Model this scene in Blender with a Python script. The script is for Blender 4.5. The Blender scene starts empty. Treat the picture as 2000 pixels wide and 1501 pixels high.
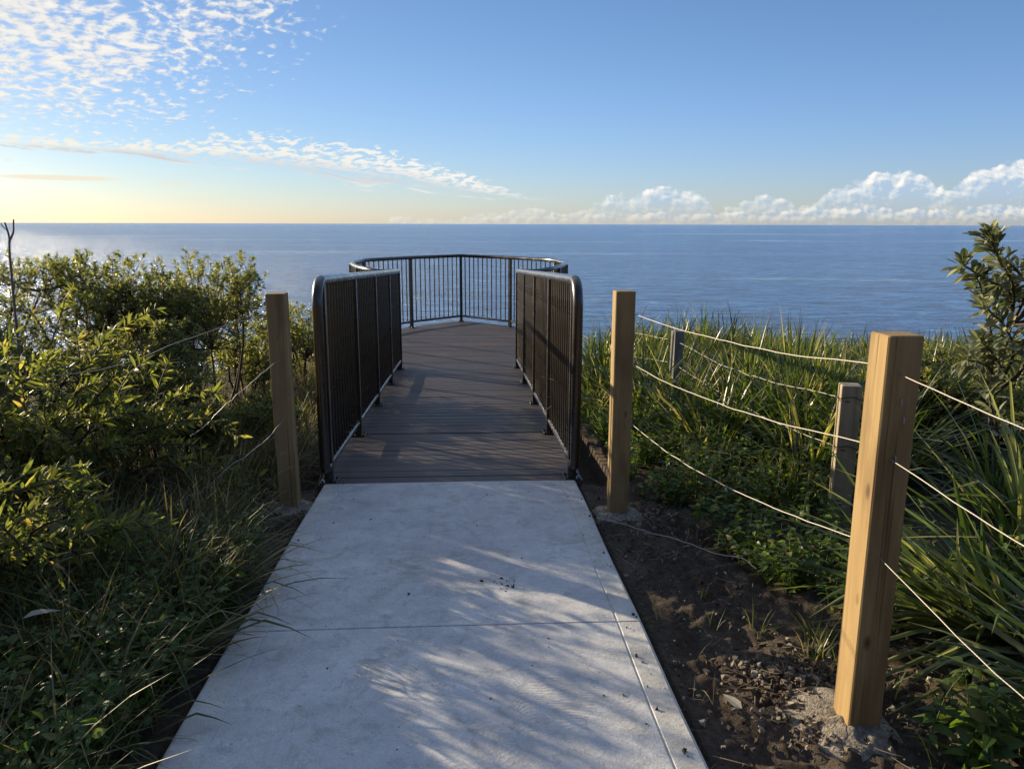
import bpy, math, random
import numpy as np
from mathutils import Vector, Matrix, noise as mnoise

rng = np.random.default_rng(11)
random.seed(11)
R = math.radians
SC = bpy.context.scene
COL = SC.collection
SUN_AZ, SUN_EL = 50.0, 13.5        # degrees to the left of the walkway, degrees above the horizon
PI = math.pi

# ------------------------------------------------------------------ node helpers
class X:
    """a socket or a number with arithmetic"""
    def __init__(s, nt, v): s.nt, s.v = nt, v
    def _m(s, op, *a, clamp=False):
        n = s.nt.nodes.new('ShaderNodeMath'); n.operation = op; n.use_clamp = clamp
        for i, q in enumerate((s,) + a):
            q = q.v if isinstance(q, X) else q
            if isinstance(q, (int, float)): n.inputs[i].default_value = q
            else: s.nt.links.new(q, n.inputs[i])
        return X(s.nt, n.outputs[0])
    def __add__(s, o): return s._m('ADD', o)
    def __radd__(s, o): return s._m('ADD', o)
    def __sub__(s, o): return s._m('SUBTRACT', o)
    def __rsub__(s, o): return X(s.nt, o)._m('SUBTRACT', s)
    def __mul__(s, o): return s._m('MULTIPLY', o)
    def __rmul__(s, o): return s._m('MULTIPLY', o)
    def __truediv__(s, o): return s._m('DIVIDE', o)
    def pow(s, o): return s._m('POWER', o)
    def abs(s): return s._m('ABSOLUTE')
    def max(s, o): return s._m('MAXIMUM', o)
    def min(s, o): return s._m('MINIMUM', o)
    def clamp(s): return s._m('ADD', 0.0, clamp=True)
    def smooth(s, a, b):
        n = s.nt.nodes.new('ShaderNodeMapRange'); n.interpolation_type = 'SMOOTHSTEP'
        n.inputs[1].default_value = a; n.inputs[2].default_value = b
        if a > b:
            n.inputs[1].default_value = b; n.inputs[2].default_value = a
            n.inputs[3].default_value = 1; n.inputs[4].default_value = 0
        s.nt.links.new(s.v, n.inputs[0]); return X(s.nt, n.outputs[0])
    def curve(s, pts):
        """piecewise linear function through pts [(x, y)...]"""
        x0, x1 = pts[0][0], pts[-1][0]; ys = [p[1] for p in pts]; lo, hi = min(ys), max(ys)
        t = (s - x0) * (1 / (x1 - x0))
        n = s.nt.nodes.new('ShaderNodeValToRGB'); cr = n.color_ramp
        while len(cr.elements) < len(pts): cr.elements.new(.5)
        for e, (px, py) in zip(cr.elements, pts):
            pass
        for i, (px, py) in enumerate(pts):
            cr.elements[i].position = (px - x0) / (x1 - x0)
        for i, (px, py) in enumerate(pts):
            g = (py - lo) / (hi - lo); cr.elements[i].color = (g, g, g, 1)
        s.nt.links.new(t.v, n.inputs[0])
        return X(s.nt, n.outputs[0]) * (hi - lo) + lo

def nd(nt, typ, **kw):
    n = nt.nodes.new(typ)
    for k, v in kw.items(): setattr(n, k, v)
    return n
def setin(nt, n, key, val):
    val = val.v if isinstance(val, X) else val
    i = n.inputs[key]
    if isinstance(val, bpy.types.NodeSocket): nt.links.new(val, i)
    else: i.default_value = val
def vec(nt, x, y, z=0.0):
    n = nd(nt, 'ShaderNodeCombineXYZ')
    for i, q in enumerate((x, y, z)): setin(nt, n, i, q)
    return n.outputs[0]
def noise(nt, v, scale, detail=4, rough=.55, dist=0.0, lac=2.0):
    n = nd(nt, 'ShaderNodeTexNoise')
    if v is not None: nt.links.new(v, n.inputs['Vector'])
    n.inputs['Scale'].default_value = scale; n.inputs['Detail'].default_value = detail
    n.inputs['Roughness'].default_value = rough; n.inputs['Distortion'].default_value = dist
    n.inputs['Lacunarity'].default_value = lac
    return X(nt, n.outputs[0])
def voro(nt, v, scale, feature='F1', rand=1.0):
    n = nd(nt, 'ShaderNodeTexVoronoi', feature=feature)
    nt.links.new(v, n.inputs['Vector']); n.inputs['Scale'].default_value = scale
    n.inputs['Randomness'].default_value = rand
    return X(nt, n.outputs['Distance'])
def mixc(nt, f, a, b, blend='MIX'):
    n = nd(nt, 'ShaderNodeMix', data_type='RGBA', blend_type=blend)
    for k, q in ((0, f), (6, a), (7, b)):
        q = q.v if isinstance(q, X) else q
        if isinstance(q, bpy.types.NodeSocket): nt.links.new(q, n.inputs[k])
        elif isinstance(q, tuple): n.inputs[k].default_value = (*q[:3], 1)
        else: n.inputs[k].default_value = q
    return n.outputs[2]
def ramp(nt, f, stops):
    n = nd(nt, 'ShaderNodeValToRGB'); cr = n.color_ramp
    while len(cr.elements) < len(stops): cr.elements.new(.5)
    for i, (p, c) in enumerate(stops): cr.elements[i].position = p
    for i, (p, c) in enumerate(stops): cr.elements[i].color = (*c, 1)
    nt.links.new(f.v if isinstance(f, X) else f, n.inputs[0]); return n.outputs[0]
def bump(nt, h, strength, dist, normal=None):
    n = nd(nt, 'ShaderNodeBump'); setin(nt, n, 'Height', h)
    n.inputs['Strength'].default_value = strength; n.inputs['Distance'].default_value = dist
    if normal is not None: nt.links.new(normal, n.inputs['Normal'])
    return n.outputs[0]
def coords(nt, kind='Object', scale=(1, 1, 1)):
    t = nd(nt, 'ShaderNodeTexCoord')
    if scale == (1, 1, 1): return t.outputs[kind]
    m = nd(nt, 'ShaderNodeMapping'); m.inputs['Scale'].default_value = scale
    nt.links.new(t.outputs[kind], m.inputs[0]); return m.outputs[0]
def scaled(nt, v, s):
    m = nd(nt, 'ShaderNodeMapping'); m.inputs['Scale'].default_value = s
    nt.links.new(v, m.inputs[0]); return m.outputs[0]
def sep(nt, v):
    n = nd(nt, 'ShaderNodeSeparateXYZ'); nt.links.new(v, n.inputs[0]); return [X(nt, o) for o in n.outputs]
def newmat(name):
    m = bpy.data.materials.new(name); m.use_nodes = True; nt = m.node_tree
    b = nt.nodes['Principled BSDF']; return m, nt, b

def leaf_mat(name, stops, trans, tfac=.42, rough=.42, spec=.45):
    m, nt, b = newmat(name)
    g = nd(nt, 'ShaderNodeNewGeometry')
    f = X(nt, g.outputs['Random Per Island'])
    c = ramp(nt, f, stops)
    n = noise(nt, coords(nt, 'Object'), 9, 3)
    c = mixc(nt, .5, c, mixc(nt, 1.0, c, ramp(nt, n, [(.3, (.55, .55, .5)), (.7, (1.25, 1.2, 1.1))]), 'MULTIPLY'))
    nt.links.new(c, b.inputs['Base Color']); b.inputs['Roughness'].default_value = rough
    b.inputs['Specular IOR Level'].default_value = spec
    t = nd(nt, 'ShaderNodeBsdfTranslucent')
    tc = mixc(nt, 1.0, c, trans, 'MULTIPLY'); nt.links.new(tc, t.inputs[0])
    mx = nd(nt, 'ShaderNodeMixShader'); mx.inputs[0].default_value = tfac
    nt.links.new(b.outputs[0], mx.inputs[1]); nt.links.new(t.outputs[0], mx.inputs[2])
    nt.links.new(mx.outputs[0], nt.nodes['Material Output'].inputs[0])
    return m

def plain(name, col, rough=.6, metal=0.0, nscale=20, var=.25, bmp=0.0, bscale=60):
    m, nt, b = newmat(name)
    n = noise(nt, coords(nt, 'Object'), nscale, 5, .6)
    lo = tuple(c * (1 - var) for c in col); hi = tuple(c * (1 + var) for c in col)
    nt.links.new(ramp(nt, n, [(.3, lo), (.7, hi)]), b.inputs['Base Color'])
    b.inputs['Roughness'].default_value = rough; b.inputs['Metallic'].default_value = metal
    if bmp:
        nt.links.new(bump(nt, noise(nt, coords(nt, 'Object'), bscale, 5, .6), .6, bmp), b.inputs['Normal'])
    return m

# ------------------------------------------------------------------ materials
def wood(name, light, dark, greyness=0.0):
    m, nt, b = newmat(name)
    o = coords(nt, 'Object'); info = nd(nt, 'ShaderNodeObjectInfo')
    add = nd(nt, 'ShaderNodeVectorMath', operation='ADD'); nt.links.new(o, add.inputs[0])
    rv = X(nt, info.outputs['Random']) * 7.0
    nt.links.new(vec(nt, rv, rv, rv), add.inputs[1]); o = add.outputs[0]
    g1 = noise(nt, scaled(nt, o, (38, 38, 1.3)), 1, 5, .6, .6)
    g2 = noise(nt, scaled(nt, o, (120, 120, 3.0)), 1, 3, .6)
    blot = noise(nt, scaled(nt, o, (9, 9, 2.2)), 1, 4, .6)
    c = ramp(nt, g1 * .7 + g2 * .3, [(.28, dark), (.5, tuple((a + d) / 2 for a, d in zip(light, dark))), (.68, light)])
    c = mixc(nt, blot.smooth(.42, .70) * .7, c, tuple(d * .7 for d in dark))
    kn = voro(nt, scaled(nt, o, (9, 9, 4.2)), 1)
    c = mixc(nt, kn.smooth(.15, .04) * .9, c, tuple(d * .35 for d in dark))
    crk = noise(nt, scaled(nt, o, (70, 70, .9)), 1, 2, .5)
    c = mixc(nt, crk.smooth(.63, .70) * .65, c, tuple(d * .3 for d in dark))
    nt.links.new(c, b.inputs['Base Color']); b.inputs['Roughness'].default_value = .72
    b.inputs['Specular IOR Level'].default_value = .25
    nt.links.new(bump(nt, g1 * .5 + g2 * .5 - crk.smooth(.66, .72) * .6, .55, .003), b.inputs['Normal'])
    return m

M = {}
M['pine'] = wood('treated_pine', (.405, .285, .132), (.245, .158, .068))
M['pine_weathered'] = wood('weathered_pine', (.48, .40, .27), (.27, .21, .13))
M['pine_grey'] = wood('grey_weathered_pine', (.30, .29, .27), (.15, .14, .13))

def metal_mat():
    m, nt, b = newmat('bronze_powder_coat')
    o = coords(nt, 'Object')
    n = noise(nt, o, 3, 4, .6)
    nt.links.new(ramp(nt, n, [(.3, (.022, .016, .011)), (.7, (.035, .026, .018))]), b.inputs['Base Color'])
    sm = noise(nt, o, 5, 3, .5)
    setin(nt, b, 'Roughness', sm.smooth(.3, .75) * .14 + .22)
    b.inputs['Specular IOR Level'].default_value = .55
    b.inputs['Coat Weight'].default_value = .35; b.inputs['Coat Roughness'].default_value = .2
    nt.links.new(bump(nt, noise(nt, o, 700, 2), .08, .0004), b.inputs['Normal'])
    return m
M['metal'] = metal_mat()

def wire_mat(name, col, rough):
    m, nt, b = newmat(name)
    w = nd(nt, 'ShaderNodeTexWave', bands_direction='DIAGONAL'); w.inputs['Scale'].default_value = 70
    nt.links.new(coords(nt, 'Object'), w.inputs[0])
    c = mixc(nt, X(nt, w.outputs['Fac']) * .6, col, tuple(q * .45 for q in col))
    nt.links.new(c, b.inputs['Base Color'])
    b.inputs['Metallic'].default_value = .55; b.inputs['Roughness'].default_value = rough
    return m
M['wire'] = wire_mat('galvanised_wire', (.40, .37, .33), .55)
M['wire_rust'] = wire_mat('rusty_wire', (.11, .07, .05), .7)

def concrete_mat():
    m, nt, b = newmat('trowelled_concrete')
    o = coords(nt, 'Object'); x, y, z = sep(nt, o)
    big = noise(nt, o, 1.7, 6, .62, .3); mid = noise(nt, o, 8, 6, .65); fine = noise(nt, o, 160, 3, .7)
    c = ramp(nt, big * .40 + mid * .45 + noise(nt, o, 30, 5, .7) * .15, [(.34, (.43, .44, .44)), (.47, (.56, .565, .555)), (.62, (.68, .68, .66))])
    edge = ((x + .105).abs()).smooth(.655, .668)            # the trowelled margin outside the tooled lines
    c = mixc(nt, edge * .75, c, ramp(nt, mid, [(.3, (.47, .455, .40)), (.7, (.68, .665, .60))]))
    pit = noise(nt, o, 62, 4, .7); clo = noise(nt, o, 14, 7, .75, .6)
    c = mixc(nt, clo.smooth(.50, .66) * .55, c, (.34, .345, .34))
    c = mixc(nt, clo.smooth(.42, .30) * .45, c, (.80, .80, .78))
    c = mixc(nt, pit.smooth(.62, .72) * .5, c, (.27, .265, .25))
    mar = noise(nt, scaled(nt, o, (2.6, 2.6, 1)), 1.6, 6, .7, 1.0)
    c = mixc(nt, mar.smooth(.53, .68) * .55, c, (.36, .335, .27))      # brown soil stains
    c = mixc(nt, mar.smooth(.38, .28) * .5, c, (.74, .74, .72))        # pale laitance
    blk = noise(nt, o, 26, 3, .6)
    c = mixc(nt, blk.smooth(.71, .77) * .6, c, (.10, .095, .085))
    dots = voro(nt, o, 34); dm = noise(nt, o, 3.1, 2)
    c = mixc(nt, dots.smooth(.12, .05) * dm.smooth(.52, .64) * .9, c, (.035, .03, .028))
    c = mixc(nt, .5, c, mixc(nt, 1.0, c, ramp(nt, fine, [(.3, (.62, .62, .62)), (.7, (1.25, 1.25, 1.25))]), 'MULTIPLY'))
    nt.links.new(c, b.inputs['Base Color']); b.inputs['Roughness'].default_value = .78
    b.inputs['Specular IOR Level'].default_value = .3
    # arcs left by the trowel
    dn = nd(nt, 'ShaderNodeVectorMath', operation='ADD'); nt.links.new(o, dn.inputs[0])
    w1 = noise(nt, o, 1.5, 2) - .5; w2 = noise(nt, scaled(nt, o, (1.1, .9, 1)), 2.1, 2) - .5
    nt.links.new(vec(nt, w1 * .8, w2 * .8, 0.0), dn.inputs[1])
    wv = nd(nt, 'ShaderNodeTexWave', wave_type='RINGS', rings_direction='Z'); nt.links.new(dn.outputs[0], wv.inputs[0])
    wv.inputs['Scale'].default_value = 14; wv.inputs['Distortion'].default_value = 5; wv.inputs['Detail'].default_value = 3
    wv.inputs['Detail Scale'].default_value = 3
    inner = 1.0 - edge
    h = X(nt, wv.outputs['Fac']) * .13 * inner * noise(nt, o, 1.3, 2).smooth(.42, .58) + mid * .9 + fine * .28 + big * .6
    nt.links.new(bump(nt, h + clo * .5 - pit.smooth(.62, .72) * .25, .7, .007), b.inputs['Normal'])
    return m
M['concrete'] = concrete_mat()

def deck_mat():
    m, nt, b = newmat('dark_composite_boards')
    o = coords(nt, 'Object'); x, y, z = sep(nt, o)
    g = nd(nt, 'ShaderNodeNewGeometry'); r = X(nt, g.outputs['Random Per Island'])
    st = noise(nt, scaled(nt, o, (1.6, 55, 55)), 1, 4, .6); bl = noise(nt, o, 1.1, 5, .6)
    c = ramp(nt, st * .42 + r * .22 + bl * .36, [(.25, (.042, .034, .033)), (.5, (.070, .057, .054)), (.78, (.115, .096, .09))])
    dust = noise(nt, o, 2.6, 6, .7)
    c = mixc(nt, dust.smooth(.52, .75) * .35, c, (.16, .135, .115))
    nt.links.new(c, b.inputs['Base Color'])
    setin(nt, b, 'Roughness', bl.smooth(.3, .7) * .15 + .50)
    b.inputs['Specular IOR Level'].default_value = .4
    wv = nd(nt, 'ShaderNodeTexWave', bands_direction='Y'); nt.links.new(o, wv.inputs[0])
    wv.inputs['Scale'].default_value = 28; wv.inputs['Distortion'].default_value = .3
    h = X(nt, wv.outputs['Fac']) * .8 + st * .9
    nt.links.new(bump(nt, h, .6, .0035), b.inputs['Normal'])
    return m
M['deck'] = deck_mat()
M['deck_frame'] = plain('dark_timber_framing', (.06, .045, .038), .7)

def soil_mat():
    m, nt, b = newmat('dark_sandy_soil')
    o = coords(nt, 'Object'); x, y, z = sep(nt, o)
    a = noise(nt, o, 3.2, 7, .68); f = noise(nt, o, 42, 6, .72); s = noise(nt, o, 260, 2, .7)
    c = ramp(nt, a * .4 + f * .6, [(.30, (.035, .027, .020)), (.46, (.085, .066, .049)), (.60, (.15, .118, .088)), (.74, (.26, .215, .165))])
    p = noise(nt, o, 1.3, 5, .6)
    c = mixc(nt, p.smooth(.50, .68) * .55, c, (.19, .155, .115))
    st = voro(nt, o, 48); sm = noise(nt, o, 5, 3)
    c = mixc(nt, st.smooth(.22, .1) * sm.smooth(.52, .66), c, (.30, .265, .21))
    # mulch of dry stalks and moss away from the walkway
    far = y.smooth(5.0, 9.0)
    c = mixc(nt, far * .6, c, ramp(nt, f, [(.3, (.03, .035, .012)), (.7, (.10, .10, .045))]))
    nt.links.new(c, b.inputs['Base Color']); b.inputs['Roughness'].default_value = .95
    b.inputs['Specular IOR Level'].default_value = .15
    nt.links.new(bump(nt, a * .7 + f * .8 + s * .25, 1.0, .03), b.inputs['Normal'])
    return m
M['soil'] = soil_mat()
M['cement'] = plain('crumbled_cement', (.27, .235, .185), .95, 0, 60, .6, .03, 120)
M['rubble'] = leaf_mat('cement_crumbs', [(0, (.05, .04, .03)), (.5, (.16, .13, .10)), (.85, (.28, .24, .19)), (1, (.42, .38, .31))], (.2, .2, .2), .02, .9, .1)
M['soil_crumb'] = plain('soil_crumb', (.045, .034, .026), .95)
M['straw'] = leaf_mat('dry_straw', [(0, (.10, .065, .035)), (.5, (.24, .17, .09)), (1, (.44, .36, .22))], (1.2, 1.0, .7), .2, .7, .2)

M['coast_leaf'] = leaf_mat('coast_shrub_leaf', [(0, (.075, .098, .040)), (.4, (.115, .140, .058)), (.75, (.17, .19, .08)), (.93, (.24, .235, .12)), (1, (.26, .18, .10))], (2.3, 2.2, 1.0), .52, .42)
M['wattle_leaf'] = leaf_mat('wattle_leaf', [(0, (.078, .10, .040)), (.45, (.12, .148, .055)), (.8, (.17, .19, .07)), (.95, (.24, .22, .10)), (1, (.27, .19, .10))], (2.4, 2.3, .95), .55, .46, .4)
M['strap_leaf'] = leaf_mat('strap_grass_leaf', [(0, (.034, .056, .016)), (.38, (.060, .092, .022)), (.64, (.10, .135, .034)), (.79, (.16, .17, .055)), (.90, (.29, .25, .12)), (1, (.42, .35, .21))], (1.9, 2.0, .7), .42, .32, .5)
M['dry_grass'] = leaf_mat('long_dry_grass', [(0, (.055, .068, .026)), (.45, (.105, .115, .045)), (.75, (.19, .17, .08)), (1, (.40, .33, .19))], (1.6, 1.5, .9), .36, .5, .4)
M['weed_leaf'] = leaf_mat('weed_leaf', [(0, (.042, .082, .020)), (.5, (.085, .145, .034)), (.9, (.14, .20, .05)), (1, (.22, .20, .06))], (2.0, 2.1, .7), .42, .42, .4)
M['broad_leaf'] = leaf_mat('broad_strap_leaf', [(0, (.05, .085, .028)), (.4, (.10, .14, .05)), (.7, (.17, .20, .085)), (.88, (.26, .27, .13)), (1, (.40, .36, .22))], (1.7, 1.8, .8), .40, .34, .5)
M['banksia_leaf'] = leaf_mat('banksia_leaf', [(0, (.09, .115, .062)), (.45, (.15, .18, .105)), (.7, (.25, .265, .19)), (1, (.42, .43, .35))], (1.5, 1.5, .9), .36, .45, .5)
M['stem'] = plain('brown_stem', (.075, .055, .038), .8, 0, 30, .4)
M['stem_green'] = plain('green_stem', (.10, .11, .04), .7, 0, 30, .4)
M['twig_dead'] = plain('dead_grey_twig', (.13, .11, .085), .85, 0, 40, .4)
M['dead_leaf'] = leaf_mat('dead_pale_leaf', [(0, (.30, .28, .23)), (1, (.46, .43, .36))], (1, .95, .8), .2, .6)

def sea_mat():
    m, nt, b = newmat('open_sea')
    o = coords(nt, 'Object'); x, y, z = sep(nt, o)
    b.inputs['Specular IOR Level'].default_value = .32; b.inputs['IOR'].default_value = 1.333
    # calm slicks drawn out along the shore
    sl = noise(nt, scaled(nt, o, (.0011, .0052, 1)), 1, 5, .62, 1.2)
    slick = sl.smooth(.56, .64)
    wind = noise(nt, scaled(nt, o, (.006, .016, 1)), 1, 4, .6)
    c = mixc(nt, wind.smooth(.3, .7), (.034, .145, .390), (.058, .200, .490))
    c = mixc(nt, slick * .8, c, (.20, .34, .52))
    # surf at the foot of the cliff
    fo = noise(nt, scaled(nt, o, (.06, .10, 1)), 1, 6, .7, .8); near = y.smooth(190, 110)
    foam = (fo + near * .10).smooth(.64, .74) * near.smooth(0.02, .3)
    c = mixc(nt, foam, c, (.75, .78, .80))
    nt.links.new(c, b.inputs['Base Color'])
    setin(nt, b, 'Roughness', .17 - slick * .04 + foam * .5)
    swell = noise(nt, scaled(nt, o, (.035, .10, 1)), 1, 3, .5, .3)
    chop = noise(nt, scaled(nt, o, (.22, .62, 1)), 1, 5, .62, .5)
    rip = noise(nt, scaled(nt, o, (1.1, 2.2, 1)), 1, 4, .6, .4)
    calm = 1.0 - slick * .6
    # light and dark of the wave faces, painted into the base colour
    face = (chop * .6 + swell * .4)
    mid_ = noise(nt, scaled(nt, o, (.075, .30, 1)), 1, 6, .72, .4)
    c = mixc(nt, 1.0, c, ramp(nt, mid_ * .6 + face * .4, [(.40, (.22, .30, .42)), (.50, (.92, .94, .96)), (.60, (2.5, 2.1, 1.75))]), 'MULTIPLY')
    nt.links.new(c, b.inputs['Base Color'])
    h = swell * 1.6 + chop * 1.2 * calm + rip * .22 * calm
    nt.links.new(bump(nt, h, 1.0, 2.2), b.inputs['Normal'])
    return m
M['sea'] = sea_mat()

# ------------------------------------------------------------------ mesh helpers
class G:
    """gathers quads"""
    def __init__(s): s.V, s.Q, s.n = [], [], 0
    def add(s, V, Q):
        V = np.asarray(V, float).reshape(-1, 3); Q = np.asarray(Q, int).reshape(-1, 4)
        s.V.append(V); s.Q.append(Q + s.n); s.n += len(V); return s
    def box(s, c, h, M3=None, bev=0.0):
        c = np.array(c, float); h = np.array(h, float)
        if bev <= 0:
            v = np.array([(i, j, k) for i in (-1, 1) for j in (-1, 1) for k in (-1, 1)], float) * h
            q = [(0, 1, 3, 2), (4, 6, 7, 5), (0, 4, 5, 1), (2, 3, 7, 6), (0, 2, 6, 4), (1, 5, 7, 3)]
        else:                                   # vertical edges and top/bottom edges chamfered
            b = bev; ring = []
            for sx, sy in ((1, 1), (-1, 1), (-1, -1), (1, -1)):
                p1 = (sx * h[0], sy * (h[1] - b)); p2 = (sx * (h[0] - b), sy * h[1])
                ring += [p1, p2] if sx * sy > 0 else [p2, p1]
            k = (h[0] - b) / h[0]; k2 = (h[1] - b) / h[1]
            v = [(x * k, y * k2, -h[2]) for x, y in ring] + [(x, y, -h[2] + b) for x, y in ring] + [(x, y, h[2] - b) for x, y in ring] + [(x * k, y * k2, h[2]) for x, y in ring]
            q = []
            for r in range(3):
                for i in range(8):
                    j = (i + 1) % 8; q.append((r * 8 + i, r * 8 + j, r * 8 + 8 + j, r * 8 + 8 + i))
            for o, fl in ((0, True), (24, False)):
                for a in ((0, 1, 2, 3), (0, 3, 4, 7), (4, 5, 6, 7)):
                    f = tuple(o + i for i in a); q.append(f[::-1] if fl else f)
            v = np.array(v, float)
        if M3 is not None: v = v @ np.array(M3).T
        return s.add(v + c, q)
    def tube(s, pts, rad, sides=8, cap=True):
        P = np.asarray(pts, float); n = len(P); rad = np.broadcast_to(np.asarray(rad, float), (n,))
        T = np.gradient(P, axis=0); T /= np.linalg.norm(T, axis=1)[:, None] + 1e-12
        ref = np.array([0, 0, 1.]) if abs(T[0, 2]) < .9 else np.array([1., 0, 0])
        u = np.cross(T[0], ref); u /= np.linalg.norm(u); V = []
        for i in range(n):
            u = u - T[i] * (u @ T[i]); u /= np.linalg.norm(u) + 1e-12; w = np.cross(T[i], u)
            a = np.arange(sides) * 2 * PI / sides
            V.append(P[i] + rad[i] * (np.cos(a)[:, None] * u + np.sin(a)[:, None] * w))
        V = np.concatenate(V); Q = []
        for i in range(n - 1):
            for k in range(sides):
                k2 = (k + 1) % sides; Q.append((i * sides + k, i * sides + k2, (i + 1) * sides + k2, (i + 1) * sides + k))
        if cap and sides == 8:
            for o, fl in ((0, True), ((n - 1) * sides, False)):
                for a in ((0, 1, 2, 3), (0, 3, 4, 7), (4, 5, 6, 7)):
                    f = tuple(o + i for i in a); Q.append(f[::-1] if fl else f)
        return s.add(V, Q)
    def mesh(s, name, mat, smooth=False):
        V = np.concatenate(s.V); Q = np.concatenate(s.Q)
        me = bpy.data.meshes.new(name)
        me.vertices.add(len(V)); me.vertices.foreach_set('co', V.ravel())
        me.loops.add(len(Q) * 4); me.loops.foreach_set('vertex_index', Q.ravel().astype(np.int32))
        me.polygons.add(len(Q)); me.polygons.foreach_set('loop_start', np.arange(0, len(Q) * 4, 4, dtype=np.int32))
        me.polygons.foreach_set('use_smooth', np.full(len(Q), bool(smooth)))
        me.update(calc_edges=True); me.validate()
        me.materials.append(mat); return me
    def obj(s, name, mat, parent=None, smooth=False, loc=None):
        o = bpy.data.objects.new(name, s.mesh(name, mat, smooth)); COL.objects.link(o)
        if parent is not None: o.parent = parent
        if loc is not None: o.location = loc
        return o

def tag(o, label, cat, group=None, kind=None):
    o['label'] = label; o['category'] = cat
    if group: o['group'] = group
    if kind: o['kind'] = kind
    return o
def empty(name, loc, label, cat, group=None, rz=0.0):
    o = bpy.data.objects.new(name, None); COL.objects.link(o); o.location = loc; o.rotation_euler = (0, 0, rz)
    o.empty_display_size = .1
    return tag(o, label, cat, group)
def unit(v): return v / (np.linalg.norm(v, axis=-1, keepdims=True) + 1e-12)

# blades of grass: strips bent by gravity
def blades(g, base, az, L, tilt, curl, W, segs=5, fold=.35, twist=None, kink=None):
    n = len(base); t = np.linspace(0, 1, segs + 1)
    d = np.stack([np.cos(az), np.sin(az), np.zeros(n)], 1)
    side = np.stack([-np.sin(az), np.cos(az), np.zeros(n)], 1)
    if twist is None: twist = rng.normal(0, .35, n)
    P = base.copy(); rows = []
    for i in range(segs + 1):
        ang = tilt + curl * t[i] ** 1.4
        if kink is not None: ang = ang + np.where(t[i] > kink[0], kink[1], 0)
        up = np.array([0, 0, 1.])
        T = np.sin(ang)[:, None] * d + np.cos(ang)[:, None] * up
        N = np.cos(ang)[:, None] * d - np.sin(ang)[:, None] * up
        tw = twist * t[i]
        S = np.cos(tw)[:, None] * side + np.sin(tw)[:, None] * N
        N2 = np.cross(T, S)
        w = W * (min(1, .55 + 1.2 * t[i]) * (1 - t[i] ** 2.6) + .02) * .5
        rows.append(np.stack([P - S * w[:, None], P + N2 * (w * fold)[:, None], P + S * w[:, None]], 1))
        if i < segs:
            am = tilt + curl * ((t[i] + t[i + 1]) / 2) ** 1.4
            if kink is not None: am = am + np.where(t[i] > kink[0], kink[1], 0)
            P = P + (L / segs)[:, None] * (np.sin(am)[:, None] * d + np.cos(am)[:, None] * up)
    V = np.stack(rows, 1).reshape(-1, 3)                   # n, rows, 3
    k = (segs + 1) * 3; q = []
    for i in range(segs):
        a = i * 3; q += [(a, a + 1, a + 4, a + 3), (a + 1, a + 2, a + 5, a + 4)]
    q = np.array(q)
    g.add(V, (q[None] + (np.arange(n) * k)[:, None, None]).reshape(-1, 4))

LEAF_PROFILES = {
    'lance': [(0, .06), (.25, .75), (.5, 1.0), (.78, .62), (1, .04)],
    'obov': [(0, .06), (.3, .45), (.65, 1.0), (.88, .8), (1, .12)],
    'ovate': [(0, .12), (.22, .95), (.48, .9), (.78, .45), (1, .03)],
    'tiny': [(0, .1), (.55, 1.0), (1, .08)],
}
def leaves(g, pos, d, L, W, prof='lance', fold=.25, droop=.2, roll=None):
    n = len(pos)
    if n == 0: return
    d = unit(d); up = np.array([0, 0, 1.]) + rng.normal(0, .15, (n, 3))
    x = unit(np.cross(d, up))
    if roll is None: roll = rng.normal(0, .5, n)
    z = np.cross(x, d)
    x, z = x * np.cos(roll)[:, None] + z * np.sin(roll)[:, None], z * np.cos(roll)[:, None] - x * np.sin(roll)[:, None]
    rows = []
    pr = LEAF_PROFILES[prof]
    for t, w in pr:
        c = pos + d * (L * t)[:, None] - z * (L * droop * t * t)[:, None]
        hw = W * w * .5
        rows.append(np.stack([c - x * hw[:, None] + z * (hw * fold)[:, None], c, c + x * hw[:, None] + z * (hw * fold)[:, None]], 1))
    V = np.stack(rows, 1).reshape(-1, 3); k = len(pr) * 3; q = []
    for i in range(len(pr) - 1):
        a = i * 3; q += [(a, a + 1, a + 4, a + 3), (a + 1, a + 2, a + 5, a + 4)]
    g.add(V, (np.array(q)[None] + (np.arange(n) * k)[:, None, None]).reshape(-1, 4))

def path_pts(pts, n):
    """smooth curve through pts"""
    pts = np.asarray(pts, float)
    k = len(pts); out = []
    for i in range(k - 1):
        p0, p1, p2, p3 = pts[max(i - 1, 0)], pts[i], pts[i + 1], pts[min(i + 2, k - 1)]
        for t in np.linspace(0, 1, n, endpoint=False):
            out.append(.5 * ((2 * p1) + (-p0 + p2) * t + (2 * p0 - 5 * p1 + 4 * p2 - p3) * t * t + (-p0 + 3 * p1 - 3 * p2 + p3) * t ** 3))
    out.append(pts[-1]); return np.array(out)

# ------------------------------------------------------------------ ground, walkway, sea
def base_z(x, y):
    x = np.asarray(x, float); y = np.asarray(y, float)
    z = np.where(y < 4.4, -.0274 * y - .035, -.155 - .052 * (y - 4.4))
    e = np.clip(y - 9.8, 0, None); z = z - .10 * e - .022 * e ** 2
    cl = np.clip((y - 17 + .8 * np.sin(x * .31) + .5 * np.sin(x * .77 + 1)) / 6.0, 0, 1)
    z = z * (1 - cl) - 23.5 * cl
    z = z + .42 * np.clip(-y - 3.2, 0, None) ** 1.02  # unseen rise added behind the camera to block low sky light
    bank = np.clip((x - 1.25) / 1.2, 0, 1) * np.clip((6 - y) / 3, 0, 1)
    z = z + .02 * bank
    return z
def gz(x, y): return float(base_z(x, y))

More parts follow.
